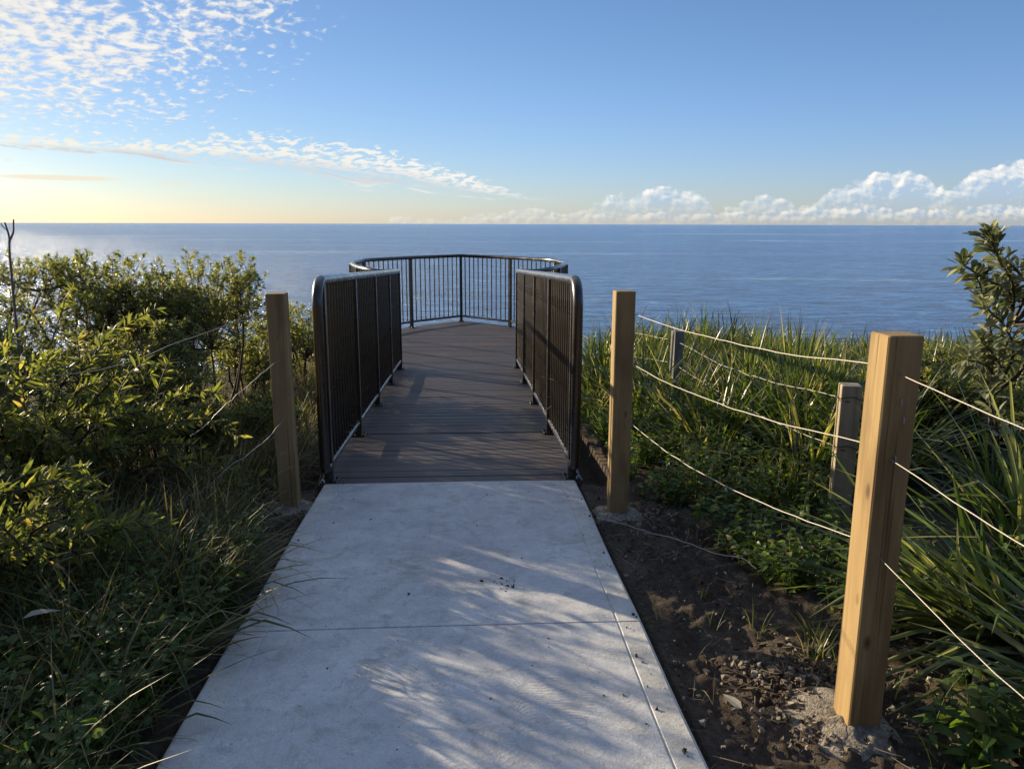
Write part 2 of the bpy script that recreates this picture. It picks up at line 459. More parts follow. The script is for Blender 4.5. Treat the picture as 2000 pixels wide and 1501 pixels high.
def seg(*ab):
    out = []
    for a, b, n in ab: out.append(np.linspace(a, b, n, endpoint=False))
    out.append([ab[-1][1]]); return np.concatenate(out)
xs = seg((-140, -20, 16), (-20, -4, 20), (-4, -1.6, 30), (-1.6, -.8, 42), (-.8, .6, 10), (.6, 1.9, 84), (1.9, 4, 40), (4, 20, 26), (20, 140, 16))
ys = seg((-30, 0, 18), (0, 1.2, 10), (1.2, 3.2, 104), (3.2, 5, 60), (5, 10, 50), (10, 17, 30), (17, 24, 30))
XX, YY = np.meshgrid(xs, ys)
ZZ = base_z(XX, YY)
nz = np.array([mnoise.fractal(Vector((a * 2.2, b * 2.2, 3.0)), .8, 2.1, 6) for a, b in zip(XX.ravel(), YY.ravel())]).reshape(XX.shape)
nf = np.array([mnoise.turbulence(Vector((a * 16, b * 16, 9.0)), 4, False) for a, b in zip(XX.ravel(), YY.ravel())]).reshape(XX.shape)
amp = np.clip(np.maximum(np.abs(XX + .105) - .80, 0) / .12, 0, 1)
amp2 = np.where((np.abs(XX) < 1.7) & (YY > 4.4) & (YY < 14.5), .4, 1.0)
ZZ = ZZ + amp * amp2 * (nz * .035 + (nf - .45) * .03)
ZZ = np.where((np.abs(XX + .105) < .78) & (YY < 4.45), ZZ - .06, ZZ)
under = (np.abs(XX + .1) < 1.0 + .75 * np.clip((YY - 9.2) / 1, 0, 1)) & (YY > 4.43) & (YY < 14.6)
ZZ = np.where(under, ZZ - .16, ZZ)
ci = (np.clip((YY - 17) / 6, 0, 1) * (1 - np.clip((YY - 22) / 2, 0, 1)))
ZZ = ZZ + ci * nz * 2.0
g = G(); nx = len(xs)
idx = np.arange(len(ys) * nx).reshape(len(ys), nx)
g.add(np.stack([XX, YY, ZZ], -1).reshape(-1, 3), np.stack([idx[:-1, :-1], idx[:-1, 1:], idx[1:, 1:], idx[1:, :-1]], -1).reshape(-1, 4))
o = g.obj('ground', M['soil'], None, True); o['kind'] = 'structure'; o['label'] = 'dark bare soil and mulch beside the concrete path'

g = G(); S = 90000.0
ex = [-S, -4000, -600, -120, 120, 600, 4000, S]; ey = [18, 60, 200, 700, 3000, 15000, S]
for i in range(len(ey) - 1):
    for j in range(len(ex) - 1):
        g.add([(ex[j], ey[i], -23), (ex[j + 1], ey[i], -23), (ex[j + 1], ey[i + 1], -23), (ex[j], ey[i + 1], -23)], [(0, 1, 2, 3)])
o = g.obj('sea', M['sea']); o['kind'] = 'structure'; o['label'] = 'calm blue ocean reaching to the horizon'

# concrete slabs: a section with rounded arrises and a tooled groove near each side, swept along the path
def slab(g, y0, y1):
    xl, xr = -.862, .652
    prof = [(xl, -.16), (xl, -.010), (xl + .004, -.003), (xl + .012, 0), (-.752, 0), (-.749, -.0035), (-.744, -.0035), (-.741, 0), (-.4, .0015), (0, .002), (.3, .0015),
            (.551, 0), (.554, -.0035), (.559, -.0035), (.562, 0), (xr - .012, 0), (xr - .004, -.003), (xr, -.010), (xr, -.16)]
    rows = [(y0, -.002), (y0 + .002, 0), *[(q, 0) for q in np.linspace(y0 + .1, y1 - .1, 8)], (y1 - .002, 0), (y1, -.002)]
    V = [];  n = len(prof)
    for y, dz in rows:
        for x, z in prof: V.append((x + .0025 * math.sin(y * 5 + x), y, -.0274 * y + z + (dz if z > -.1 else 0)))
    Q = [(r * n + i, r * n + n + i, r * n + n + i + 1, r * n + i + 1) for r in range(len(rows) - 1) for i in range(n - 1)]
    Q = [q[::-1] for q in Q]
    g.add(V, Q)
    for y, fl in ((y0, False), (y1, True)):
        for i in range(n - 1):
            a, b = prof[i], prof[i + 1]
            if a[1] < -.1 or b[1] < -.1: continue
            q = [(a[0], y, -.0274 * y - .16), (b[0], y, -.0274 * y - .16), (b[0], y, -.0274 * y + b[1] - .002), (a[0], y, -.0274 * y + a[1] - .002)]
            g.add(q, [(0, 1, 2, 3)] if not fl else [(3, 2, 1, 0)])
g = G()
for y0, y1 in ((2.640, 4.42), (.85, 2.634), (-.95, .844), (-2.75, -.956)): slab(g, y0, y1)
o = g.obj('path', M['concrete'], None, False); o['kind'] = 'structure'
o['label'] = 'pale grey concrete footpath with a joint across it'

# ------------------------------------------------------------------ deck
def deck_z(y): return -.126 - .0502 * (y - 4.42) if y < 9.54 else -.383
CX = -.10
POLY = [(.75, 9.55), (.95, 9.47), (1.36, 10.5), (1.59, 11.5), (1.53, 12.5), (.86, 13.45), (0, 14.3)]
deck = empty('lookout_deck', (CX, 4.42, -.13), 'dark brown composite board ramp widening into a rounded clifftop lookout deck', 'deck')
LOC = np.array((CX, 4.42, -.13))
def board(g, xa0, xb0, xa1, xb1, y0, y1, z0, z1, th=.025):
    """one board between y0 and y1 with eased edges"""
    e = .004
    V = []
    for (xa, xb, y, z) in ((xa0, xb0, y0, z0 - e), (xa0 + (xa1 - xa0) * .03, xb0 + (xb1 - xb0) * .03, y0 + e, z0), (xa1 - (xa1 - xa0) * .03, xb1 - (xb1 - xb0) * .03, y1 - e, z1), (xa1, xb1, y1, z1 - e)):
        V += [(xa, y, z), (xb, y, z)]
    V += [(xa0, y0, z0 - th), (xb0, y0, z0 - th), (xa1, y1, z1 - th), (xb1, y1, z1 - th)]
    Q = [(0, 1, 3, 2), (2, 3, 5, 4), (4, 5, 7, 6), (8, 9, 1, 0), (6, 7, 11, 10), (8, 0, 6, 10), (9, 11, 7, 1)]
    g.add(np.array(V) - LOC, Q)
pitch = .1372
g = G(); y = 4.428
while y < 9.5:
    j = rng.normal(0, .0012); board(g, CX - .80, CX + .80, CX - .80, CX + .80, y, y + pitch - .0034, deck_z(y) + j, deck_z(y + pitch) + j); y += pitch
yr = y
g.obj('ramp_boards', M['deck'], deck)
off = .10
outl = [(.80, yr - .01), (.98, 9.42), (1.45, 10.46), (1.69, 11.5), (1.63, 12.55), (.93, 13.55), (0, 14.44)]
def half(y):
    for (a, ya), (b, yb) in zip(outl, outl[1:]):
        if ya != yb and min(ya, yb) <= y <= max(ya, yb) and yb > ya: return a + (b - a) * (y - ya) / (yb - ya)
    return .95 if y < 9.6 else 0.0
g = G()
while y + pitch < 14.43:
    h0, h1 = max(half(y), .1), max(half(y + pitch), .05)
    j = rng.normal(0, .0012); board(g, CX - h0, CX + h0, CX - h1, CX + h1, y, y + pitch - .0034, -.383 + j, -.383 + j); y += pitch
g.obj('platform_boards', M['deck'], deck)
g = G()
for s in (-1, 1):
    g.box((s * .77, 2.56, -.026 - .115 - .13 + .001), (.022, 2.58, .10), Matrix.Rotation(-math.atan(.0502), 3, 'X'))
ring = [(s * q[0] * .985, q[1]) for s, pts in ((1, outl[1:]), (-1, outl[1:-1][::-1])) for q in pts]
for (x0, y0), (x1, y1) in zip(ring, ring[1:]):
    a = np.array((x0, y0)); b = np.array((x1, y1)); d = (b - a) / np.linalg.norm(b - a); nrm = np.array((d[1], -d[0])) * .018
    V = []
    for p in (a - nrm, a + nrm, b + nrm, b - nrm):
        for z in (-.413, -.60): V.append((p[0], p[1] - 4.42, z + .13))
    g.add(V, [(0, 2, 3, 1), (2, 4, 5, 3), (4, 6, 7, 5), (6, 0, 1, 7), (0, 6, 4, 2), (1, 3, 5, 7)])
for yj in np.arange(9.9, 13.9, .55): 
    hw = half(yj) - .06
    if hw > .1: g.box((0, yj - 4.42, -.37), (hw, .025, .085))
g.obj('joists', M['deck_frame'], deck)
for px, py in ((-.65, 6.2), (.65, 6.2), (-.65, 8.6), (.65, 8.6), (-1.2, 11), (1.2, 11), (-1.0, 12.8), (1.0, 12.8)):
    zt = deck_z(py) - .24; zb = gz(px + CX, py) - .7
    G().box((0, 0, (zt + zb) / 2 + .13), (.06, .06, max((zt - zb) / 2, .05)), None, .006).obj('support_post', M['deck_frame'], deck, False, (px, py - 4.42, 0))

# ------------------------------------------------------------------ railings
RT = .030                                  # radius of the top tube
RH = 1.21                                  # centre of the top tube above the boards
BH = .105                                  # centre of the bottom bar
me_post = None
def railing(name, label, pts, near_end, corners_round):
    """pts: deck points in order; posts at each"""
    P = np.array(pts, float); root = empty(name, P[0], label, 'railing')
    L = P - P[0]
    def rounded(z, r, tail):
        out = []
        for i, p in enumerate(L):
            q = p + (0, 0, z)
            if 0 < i < len(L) - 1 and corners_round[i]:
                a = unit(L[i - 1] - p); b = unit(L[i + 1] - p)
                rr = r
                p0 = q + a * rr; p2 = q + b * rr
                for t in np.linspace(0, 1, 7): out.append((1 - t) ** 2 * p0 + 2 * t * (1 - t) * q + t * t * p2)
            else: out.append(q)
        return out
    top = rounded(RH, .30, False)
    bot = [p + (0, 0, BH) for p in L]
    if near_end:
        d = unit(L[0] - L[1]); e = .105      # the tube runs past the first post, turns down and back into the bottom bar
        r1, r2 = .15, .05
        t0 = L[0] + (0, 0, RH) + d * (e - r1 + .02); arc = []
        for a in np.linspace(0, PI / 2, 9): arc.append(t0 + d * (r1 * math.sin(a)) + np.array((0, 0, -r1 * (1 - math.cos(a)))))
        xb = L[0] + d * (e + .02)
        low = [xb + (0, 0, z) for z in np.linspace(RH - r1 - .08, BH + r2 + .02, 6)]
        a2 = [xb + (0, 0, BH + r2) + np.array((0, 0, -r2 * math.sin(a))) - d * (r2 * (1 - math.cos(a))) for a in np.linspace(0, PI / 2, 6)]
        top = [L[0] + (0, 0, BH) - d * .0 ] + a2[::-1] + low[::-1] + arc[::-1] + top[1:]
        top = [np.array(q) for q in top]
    g = G()
    tp = np.array(top)
    # refine long straight runs so that the frame of the sweep stays even
    g.tube(tp, RT, 12)
    g.obj('top_rail', M['metal'], root, True)
    g = G()
    for i in range(len(L) - 1):
        a, b = bot[i], bot[i + 1]; d = b - a; ln = np.linalg.norm(d); d = d / ln
        g.tube([a + d * .022, a + d * .03, b - d * .03, b - d * .022], .020, 12, False)
    g.obj('bottom_rail', M['metal'], root, True)
    hp = RH - RT * .6
    for i, p in enumerate(L):
        if len(L) == 5: dirv = L[1] - L[0]
        else: dirv = (L[min(i + 1, len(L) - 1)] - L[max(i - 1, 0)])
        a = math.atan2(dirv[1], dirv[0])
        g = G(); g.box((0, 0, hp / 2), (.025, .025, hp / 2), None, .003)
        po = g.obj('post', M['metal'], root, False, p); po.rotation_euler = (0, 0, a)
        f = G(); f.box((0, 0, .006), (.05, .05, .006), None, .002)
        for sx in (-1, 1):
            for sy in (-1, 1): f.tube([(sx * .037, sy * .037, .012), (sx * .037, sy * .037, .022)], .007, 8)
        f.obj('base_plate', M['metal'], po)
    hb = RH - RT * .7 - BH - .018
    gb = G(); gb.tube([(0, 0, BH + .018), (0, 0, BH + .018 + hb)], 0.0100, 8, False)
    me = gb.mesh('baluster', M['metal'], True); nb = 0
    for i in range(len(L) - 1):
        d = L[i + 1] - L[i]; ln = np.linalg.norm(d)
        k = int(round(ln / (.104 if len(L) == 5 else .112)))
        for j in range(1, k):
            o = bpy.data.objects.new('baluster', me); COL.objects.link(o); o.parent = root; o.location = L[i] + d * (j / k); nb += 1
    if near_end:
        d = unit(L[0] - L[1])
        o = bpy.data.objects.new('baluster', me); COL.objects.link(o); o.parent = root; o.location = L[0] + d * .062; nb += 1
    return root
py = [4.48, 5.755, 7.02, 8.29, 9.54]
railing('ramp_railing', 'dark bronze tube railing along the left side of the ramp, in shade', [(CX - .735, q, deck_z(q)) for q in py], True, [False] * 5)
railing('ramp_railing', 'dark bronze tube railing along the right side of the ramp, crossed by a shadow', [(CX + .735, q, deck_z(q)) for q in py], True, [False] * 5)
pl = [(-x, y) for x, y in POLY[1:]] + [(x, y) for x, y in POLY[1:-1][::-1]]
pl = [(-.78, 9.56)] + pl + [(.78, 9.56)]
rnd = [False, False, True, True, True, True, False, True, True, True, True, False, False]
railing('lookout_railing', 'dark bronze balustrade bent around the far lookout platform against the sea', [(CX + x, y, -.383) for x, y in pl], False, rnd)

# ------------------------------------------------------------------ timber posts
def timber_post(loc, half, h, mat, label, rz=0.0, lean=(0, 0), footing=None, staples=()):
    root = empty('fence_post', loc, label, 'post', 'timber posts of the wire fences', rz)
    root.rotation_euler = (lean[0], lean[1], rz)
    g = G(); g.box((0, 0, (h - .3) / 2), (half, half, (h + .3) / 2), None, .004)
    me = g.mesh('post_shaft', M[mat]); s = bpy.data.objects.new('post_shaft', me); COL.objects.link(s); s.parent = root
    for (x, y, z, ax) in staples:
        g = G(); g.tube(path_pts([(x, y + .012, z + .012), (x, y - .006, z + .012), (x, y - .008, z - .006), (x, y + .012, z - .008)], 3), .0022, 5)
        g.obj('staple', M['wire'], root)
    if footing:
        r, hh, dx, dy = footing
        g = G(); nr, na = 9, 36; V = []; Q = []
        for i in range(nr):
            t = i / (nr - 1)
            for k in range(na):
                a = k * 2 * PI / na
                rr = half * .6 + (r - half * .6) * t * (1 + .32 * mnoise.noise(Vector((math.cos(a) * 1.5, math.sin(a) * 1.5, loc[1] * 3))))
                x = math.cos(a) * rr + dx * t; yv = math.sin(a) * rr + dy * t
                z = hh * (1 - t) ** .8 + .013 * mnoise.fractal(Vector((x * 26, yv * 26, 2)), .5, 2, 5) - .04 * t ** 2.2
                V.append((x, yv, z))
        for i in range(nr - 1):
            for k in range(na):
                k2 = (k + 1) % na; Q.append((i * na + k, (i + 1) * na + k, (i + 1) * na + k2, i * na + k2))
        g.add(np.array(V) - (0, 0, .012), Q); g.obj('footing', M['cement'], root, True)
    return root
NEAR = (1.175, 2.02); MID = (.805, 3.90); LEFT = (-.985, 4.10)
timber_post((NEAR[0], NEAR[1], -.055), .05, 1.165, 'pine', 'nearest yellow pine post at right, sunlit on one side, on crumbled cement', 0, (0, 0), (.19, .004, -.05, .02), [(.0, -.05, .97 + .01, 0), (.012, -.05, .93, 0), (.0, -.05, .82, 0)])
timber_post((MID[0], MID[1], -.107), .05, 1.175, 'pine', 'yellow pine post beside the right end of the ramp railing', 0, (0, 0), (.16, .008, 0, 0))
timber_post((LEFT[0], LEFT[1], -.113), .05, 1.155, 'pine', 'shaded brown pine post left of the path beside the bushes', R(3), (0, R(-.4)), (.15, .008, 0, 0))
timber_post((1.69, 6.05, -.24), .04, .80, 'pine_grey', 'small grey weathered post standing in the grass bank', R(12), (R(-1), R(1)))
timber_post((1.865, 3.56, -.12), .046, .76, 'pine_weathered', 'short weathered post wound with rusty wire behind the nearest pine post', R(-14), (0, 0))

def wire(label, pts, n=8, r=.0026, kink=.0, mat='wire', name='fence_wire', group='wires of the fences'):
    P = path_pts(pts, n)
    if kink:
        k = len(P); w = np.cumsum(rng.normal(0, kink, (k, 3)), 0); w -= np.linspace(0, 1, k)[:, None] * w[-1]
        P = P + w * np.sin(np.linspace(0, PI, k))[:, None] ** .5
    base = P[0].copy(); g = G(); g.tube(P - base, r, 6, False)
    o = g.obj(name, M[mat], None, True, base); return tag(o, label, 'wire', group)
def sag(a, b, s, n=5):
    a, b = np.array(a, float), np.array(b, float)
    return [a + (b - a) * t - np.array((0, 0, s * 4 * t * (1 - t))) for t in np.linspace(0, 1, n)]
lv = ('top', 'middle', 'bottom')
for i, (za, zb, zc, s1) in enumerate(((.957, 1.02, 1.0, .035), (.703, .79, .735, .045), (.392, .50, .33, .06))):
    wire('%s bright wire strung from the right railing post to the nearest pine post' % lv[i], sag((MID[0] + .03, MID[1] - .02, za), (NEAR[0] - .03, NEAR[1] + .01, zb), s1), kink=.0016, r=.0020)
for i, (zf, zc, s1) in enumerate(((1.007, 1.0, .05), (.768, .765, .06), (.478, .42, .08))):
    wire('%s bright wire running from the nearest pine post out past the right edge' % lv[i], sag((NEAR[0] - .012, NEAR[1] - .045, zf), (1.31, .1, zc), s1), kink=.0014, r=.0018)
lz = ((.935, .80, -2.6), (.689, .30, -2.0), (.369, -.02, -1.7))
lp = ([(-1.02, 4.07, .935), (-1.13, 3.98, .905), (-1.35, 3.85, .84), (-1.60, 3.78, .755), (-1.95, 3.70, .69), (-2.3, 3.62, .66)],
      [(-.985, 4.05, .692), (-1.05, 3.98, .655), (-1.14, 3.90, .585), (-1.23, 3.84, .495), (-1.33, 3.80, .40), (-1.38, 3.78, .36)],
      [(-.985, 4.05, .372), (-1.05, 3.95, .30), (-1.13, 3.82, .235), (-1.25, 3.72, .13), (-1.36, 3.66, .04), (-1.50, 3.60, -.04)])
for i in range(3):
    wire('%s slack wire curving from the shaded left post into the bushes' % lv[i], lp[i], 4, kink=.005, r=.0026)
    # wire ties round the left post
wire('loose wire lying across the bare soil beside the path', [(.66, 3.70, -.08), (.80, 3.56, -.075), (.97, 3.37, -.075), (1.12, 3.22, -.07), (1.22, 3.14, -.065), (1.26, 3.07, -.08)], kink=.002, r=.0028)
wire('upper thin wire left of the small grey post in the grass', sag((1.50, 7.6, .40), (1.68, 6.05, .49), .02), kink=.002, r=.002)
wire('lower thin wire left of the small grey post in the grass', sag((1.50, 7.6, .15), (1.68, 6.05, .30), .02), kink=.002, r=.002)
wire('upper thin old wire between the small grey post and the weathered post', sag((1.70, 6.03, .47), (1.83, 3.56, .575), .05), kink=.003, r=.002)
wire('lower thin old wire between the small grey post and the weathered post', sag((1.70, 6.03, .28), (1.84, 3.56, .32), .05), kink=.003, r=.002)
for z, tx in ((.575, 'upper'), (.33, 'middle'), (.05, 'lower')):
    a = R(-14); q = []
    for (x, y2, dz) in ((.05, .05, 0), (-.05, .05, -.004), (-.051, -.05, .003), (0, -.054, .012), (.05, -.05, -.002), (.052, .03, .006), (-.02, .056, .01), (-.053, -.02, -.012), (-.01, -.055, -.01)):
        q.append((1.865 + x * math.cos(a) - y2 * math.sin(a), 3.56 + x * math.sin(a) + y2 * math.cos(a), z + dz))
    wire('%s rusty wire tie wound round the short weathered post' % tx, q, 4, .0022, 0, 'wire_rust', 'wire_tie', 'rusty wire ties')

# ------------------------------------------------------------------ shrubs
def shrub(loc, lobes, ntip, label, leaf='coast_leaf', L=(.028, .045), W=.4, per=(10, 15), prof='tiny', up=.5, stem_r=.012, inner=.25, group=None, name='shrub', stems=True, spread=(.5, 1.3)):
    """lobes: (x, y, z, rx, ry, rz) ellipsoids in local coordinates; leaf rosettes sit on their upper and outer shells"""
    root = empty(name, loc, label, 'shrub', group)
    g, gs = G(), G()
    vol = np.array([l[3] * l[4] + l[4] * l[5] + l[3] * l[5] for l in lobes]); vol = vol / vol.sum()
    for li, l in enumerate(lobes):
        n = max(6, int(ntip * vol[li]))
        u = unit(rng.normal(0, 1, (n, 3))); u[:, 2] = np.where(u[:, 2] < -.35, -u[:, 2], u[:, 2])
        rad = np.where(rng.random(n) < inner, rng.uniform(.35, .85, n), rng.normal(.97, .10, n))
        lump = np.array([1 + .28 * mnoise.noise(Vector(q * 2.3 + li * 5)) for q in u])
        P = np.array(l[:3]) + u * np.array(l[3:]) * (rad * lump)[:, None]
        keep = P[:, 2] > .04; P, u = P[keep], u[keep]; n = len(P)
        ax = unit(u + np.array((0, 0, up)) + rng.normal(0, .25, (n, 3)))
        m = rng.integers(per[0], per[1], n); ii = np.repeat(np.arange(n), m); k = len(ii)
        t1 = unit(np.cross(ax, rng.normal(0, 1, (n, 3)))); t2 = np.cross(ax, t1)
        ph = rng.uniform(0, 2 * PI, k); sp = rng.uniform(spread[0], spread[1], k)
        d = ax[ii] * np.cos(sp)[:, None] + (t1[ii] * np.cos(ph)[:, None] + t2[ii] * np.sin(ph)[:, None]) * np.sin(sp)[:, None]
        Lk = rng.uniform(*L, k); back = rng.uniform(0, 1.7, k) * L[1] * .8 * sp
        leaves(g, P[ii] - ax[ii] * back[:, None], d, Lk, Lk * W * rng.uniform(.8, 1.2, k), prof, .25, .15)
        if stems:
            c = np.array(l[:3]); b = np.array((c[0] * .35 + rng.normal(0, .04), c[1] * .35 + rng.normal(0, .04), -.08))
            mid = b * .45 + c * .55 + rng.normal(0, .06, 3)
            gs.tube(path_pts([b, mid, c], 3), np.linspace(stem_r, stem_r * .55, 7), 6, False)
            for q in range(0, n, 3):
                e = P[q] + ax[q] * -.005; a = c * .6 + mid * .4 if q % 2 else c
                mm = (a + e) / 2 + rng.normal(0, .035, 3) - np.array((0, 0, .03))
                gs.tube(path_pts([a, mm, e], 2), np.linspace(stem_r * .38, .0018, 5), 4, False)
    g.obj('foliage', M[leaf], root)
    if stems: gs.obj('stems', M['stem'], root, True)
    return root

def lob_(cx, cy, cz, rx, ry, rz, k, seed):
    r = np.random.default_rng(seed); out = [(cx, cy, cz * .85, rx * .72, ry * .72, rz * .72)]
    for i in range(k):
        a = r.uniform(0, 2 * PI); q = r.uniform(.35, .75); f = r.uniform(.30, .48)
        out.append((cx + math.cos(a) * rx * q, cy + math.sin(a) * ry * q, cz + r.uniform(-.25, .55) * rz, rx * f, ry * f, rz * f * 1.0))
    return out
def lob(cx, cy, cz, rx, ry, rz, k, seed):
    ls = lob_(cx, cy, cz, rx, ry, rz, k, seed); f = (cz + rz * 1.07) / max(l[2] + l[5] for l in ls)
    return [(l[0], l[1], l[2] * f, l[3], l[4], l[5] * f) for l in ls]
coast = [  # x, y, half width, half depth, top z, tips, label
    (-2.08, 6.3, .62, .62, 1.13, 820, 'coastal shrub with small grey green leaves, rounded top nearest the left post, against the sea'),
    (-2.95, 6.3, .8, .72, 1.16, 900, 'wide coastal shrub with small leaves in the middle of the left hedge'),
    (-3.95, 6.2, .8, .75, 1.22, 820, 'tall coastal shrub with small leaves towards the left edge, top touching the sea'),
    (-5.1, 6.6, .95, .8, 1.18, 720, 'leftmost coastal shrub behind the wattle at the edge of the photo'),
    (-2.25, 5.15, .62, .55, .80, 620, 'mid height coastal shrub in front of the hedge, behind the wattle leaves'),
    (-3.25, 5.25, .75, .6, .95, 620, 'bushy coastal shrub between the wattle bushes and the tall hedge'),
    (-1.72, 4.72, .34, .36, .32, 300, 'small dense coastal bush at the foot of the hedge, left of the post'),
    (-2.35, 3.35, .55, .45, .42, 420, 'low coastal bush under the wattle in the lower left'),
    (-1.62, 7.9, .62, .8, .60, 560, 'low coastal shrub right behind the left post'),
    (-2.0, 7.2, .5, .6, .42, 420, 'low coastal bush filling the gap under the tall hedge by the ramp'),
    (-1.42, 5.30, .34, .45, .24, 380, 'low dense bush in the shade behind the left post wires'),
    (-1.85, 9.7, .6, .8, .08, 380, 'low dark shrub behind the left ramp railing'),
    (-3.1, 8.6, .9, .9, .72, 480, 'low rear shrub seen through gaps of the left hedge'),
]
for i, (x, y, rx, ry, top, nt_, lab) in enumerate(coast):
    z0 = gz(x, y); h = top - z0
    shrub((x, y, z0), lob(0, 0, h * .55, rx, ry, h * .42, 7, 40 + i), nt_, lab, 'coast_leaf', (.026, .046), .42, (11, 16))

def wattle(loc, arms, label, leaf_n, seed, reach=(.9, 1.5), fan=(0, 2 * PI), L=(.035, .088), elev=(.35, 1.25)):
    r = np.random.default_rng(seed)
    root = empty('wattle_bush', loc, label, 'shrub', None); g, gs = G(), G()
    for a in range(arms):
        az = r.uniform(*fan); el = r.uniform(*elev); ln = r.uniform(*reach)
        d = np.array((math.cos(az) * math.cos(el), math.sin(az) * math.cos(el), math.sin(el)))
        b = np.array((r.normal(0, .08), r.normal(0, .08), -.05))
        m1 = b + d * ln * .5 + (0, 0, .10); e = b + d * ln + np.array((math.cos(az) * .12, math.sin(az) * .12, -.10)) + r.normal(0, .06, 3)
        C = path_pts([b, m1, e], 8)
        gs.tube(C, np.linspace(.010, .003, len(C)), 5, False)
        runs = [C]
        for sidx in (5, 8, 11, 13):
            p = C[sidx]; dv = unit(unit(C[min(sidx + 1, len(C) - 1)] - C[sidx - 1]) + r.normal(0, .7, 3) + (0, 0, .2)); l2 = r.uniform(.22, .5) * ln
            C2 = path_pts([p, p + dv * l2 * .5 + (0, 0, .03), p + dv * l2 + (0, 0, -.04)], 5); gs.tube(C2, np.linspace(.005, .0018, len(C2)), 4, False); runs.append(C2)
        for C2 in runs:
            ks = max(5, int(leaf_n * (1.4 if C2 is C else .8)))
            t = r.uniform(.30 if C2 is C else .1, 1, ks) * (len(C2) - 1); i0 = np.minimum(t.astype(int), len(C2) - 2); f = (t - i0)[:, None]
            P = C2[i0] * (1 - f) + C2[i0 + 1] * f; T = unit(C2[i0 + 1] - C2[i0])
            sd = unit(np.cross(T, r.normal(0, 1, (ks, 3)))); dd = unit(T * .55 + sd * .8 + np.array((0, 0, .18)))
            Lk = r.uniform(*L, ks)
            leaves(g, P, dd, Lk, Lk * r.uniform(.15, .25, ks), 'lance', .12, .22, r.normal(0, .8, ks))
    g.obj('foliage', M['wattle_leaf'], root); gs.obj('stems', M['stem'], root, True)
    return root
for i, (x, y, arms, rc, fan, lab) in enumerate([
    (-2.30, 4.05, 36, (.75, 1.12), (0, 2 * PI), 'leafy wattle bush with bright backlit leaves beside the left post wires'),
    (-2.75, 3.35, 32, (.9, 1.3), (0, 2 * PI), 'large leafy wattle bush filling the left edge, tallest of the near bushes'),
    (-2.75, 4.9, 26, (.9, 1.25), (0, 2 * PI), 'wattle bush behind the near bushes in front of the coastal hedge'),
    (-1.95, 2.75, 24, (.55, .95), (0, 2 * PI), 'low sprawling wattle bush in the lower left, half in shade'),
    (-3.6, 4.4, 24, (1.0, 1.4), (0, 2 * PI), 'wattle bush at the far left edge behind the tallest near bush'),
    (-2.3, 2.0, 20, (.7, 1.1), (0, 2 * PI), 'shaded wattle bush at the bottom left corner')]):
    wattle((x, y, gz(x, y)), arms, lab, 46, 70 + i, rc, fan)

# dead twig that sticks up at the left edge
tw = empty('dead_twig', (-2.26, 4.0, .9), 'bare forked dead twig rising above the bushes at the left edge', 'twig')
g = G()
g.tube(path_pts([(-.04, .04, -.25), (-.02, .02, .1), (0, 0, .34), (.008, 0, .43), (-.004, 0, .50)], 4), np.linspace(.007, .0035, 17), 6, False)
g.tube(path_pts([(.002, 0, .40), (.03, .0, .45), (.035, 0, .48), (.040, 0, .515)], 3), np.linspace(.0055, .0035, 10), 5, False)
g.tube(path_pts([(.004, 0, .46), (-.016, 0, .48), (-.022, 0, .498)], 3), np.linspace(.003, .002, 7), 5, False)
g.obj('stem', M['twig_dead'], tw, True)

# ------------------------------------------------------------------ grasses
def tuft(g, c, n, L, W, tilt, curl, rad, az0=None, azs=None, segs=5, kinkp=0.0, fold=.35):
    ph = rng.uniform(0, 2 * PI, n); rr = np.sqrt(rng.random(n)) * rad
    bx, by = c[0] + np.cos(ph) * rr, c[1] + np.sin(ph) * rr
    base = np.stack([bx, by, base_z(bx, by) - .02], 1)
    az = ph + rng.normal(0, .6, n) if az0 is None else rng.normal(az0, azs, n)
    tl = np.abs(rng.normal(tilt[0], tilt[1], n)); cu = rng.normal(curl[0], curl[1], n)
    kk = None
    if kinkp:
        kk = (np.where(rng.random(n) < kinkp, rng.uniform(.4, .8, n), 2.0), rng.uniform(.5, 1.3, n))
    blades(g, base, az, rng.uniform(L[0], L[1], n), tl, np.maximum(cu, -.2), W * rng.uniform(.6, 1.25, n), segs, fold, None, kk)

# long grass along the left edge
g = G()
for i in range(150):
    y = rng.uniform(1.3, 4.9); x = -1.02 - abs(rng.normal(0, .38)) - .10 * (y > 3.2)
    if abs(y - 4.1) < .35 and x > -1.25: continue
    tuft(g, (x, y), int(rng.integers(16, 34)), (.22, .56), .0075, (.42, .30), (1.0, .5), .10, -.2, 1.6, 5, .22, .3)
for i in range(260):                       # further back beside the ramp railing
    y = rng.uniform(4.6, 9.5); x = -1.10 - abs(rng.normal(0, .6))
    tuft(g, (x, y), int(rng.integers(14, 30)), (.2, .5), .008, (.45, .3), (1.0, .5), .12, None, None, 4, .1, .3)
for x, y, az, L_ in ((-1.02, 2.78, .05, .62), (-1.05, 2.86, .18, .66), (-1.0, 2.70, -.12, .60), (-1.02, 2.92, .0, .55), (-.98, 2.55, -.3, .42), (-1.0, 2.42, .12, .45), (-1.02, 2.38, -.12, .52), (-.98, 2.47, .3, .36), (-.98, 2.02, .2, .30), (-1.0, 1.98, -.25, .34), (-1.0, 3.0, .3, .5)):
    for q in range(2):
        p = np.array([[x + rng.normal(0, .01), y + rng.normal(0, .02), gz(x, y)]])
        blades(g, p, np.array([az + rng.normal(0, .2)]), np.array([L_ * rng.uniform(.65, 1.12)]), np.array([.85]), np.array([.75]), np.array([rng.uniform(.012, .019)]), 6, .3, None, (np.array([rng.choice([.55, 2., 2.])]), np.array([.6])))
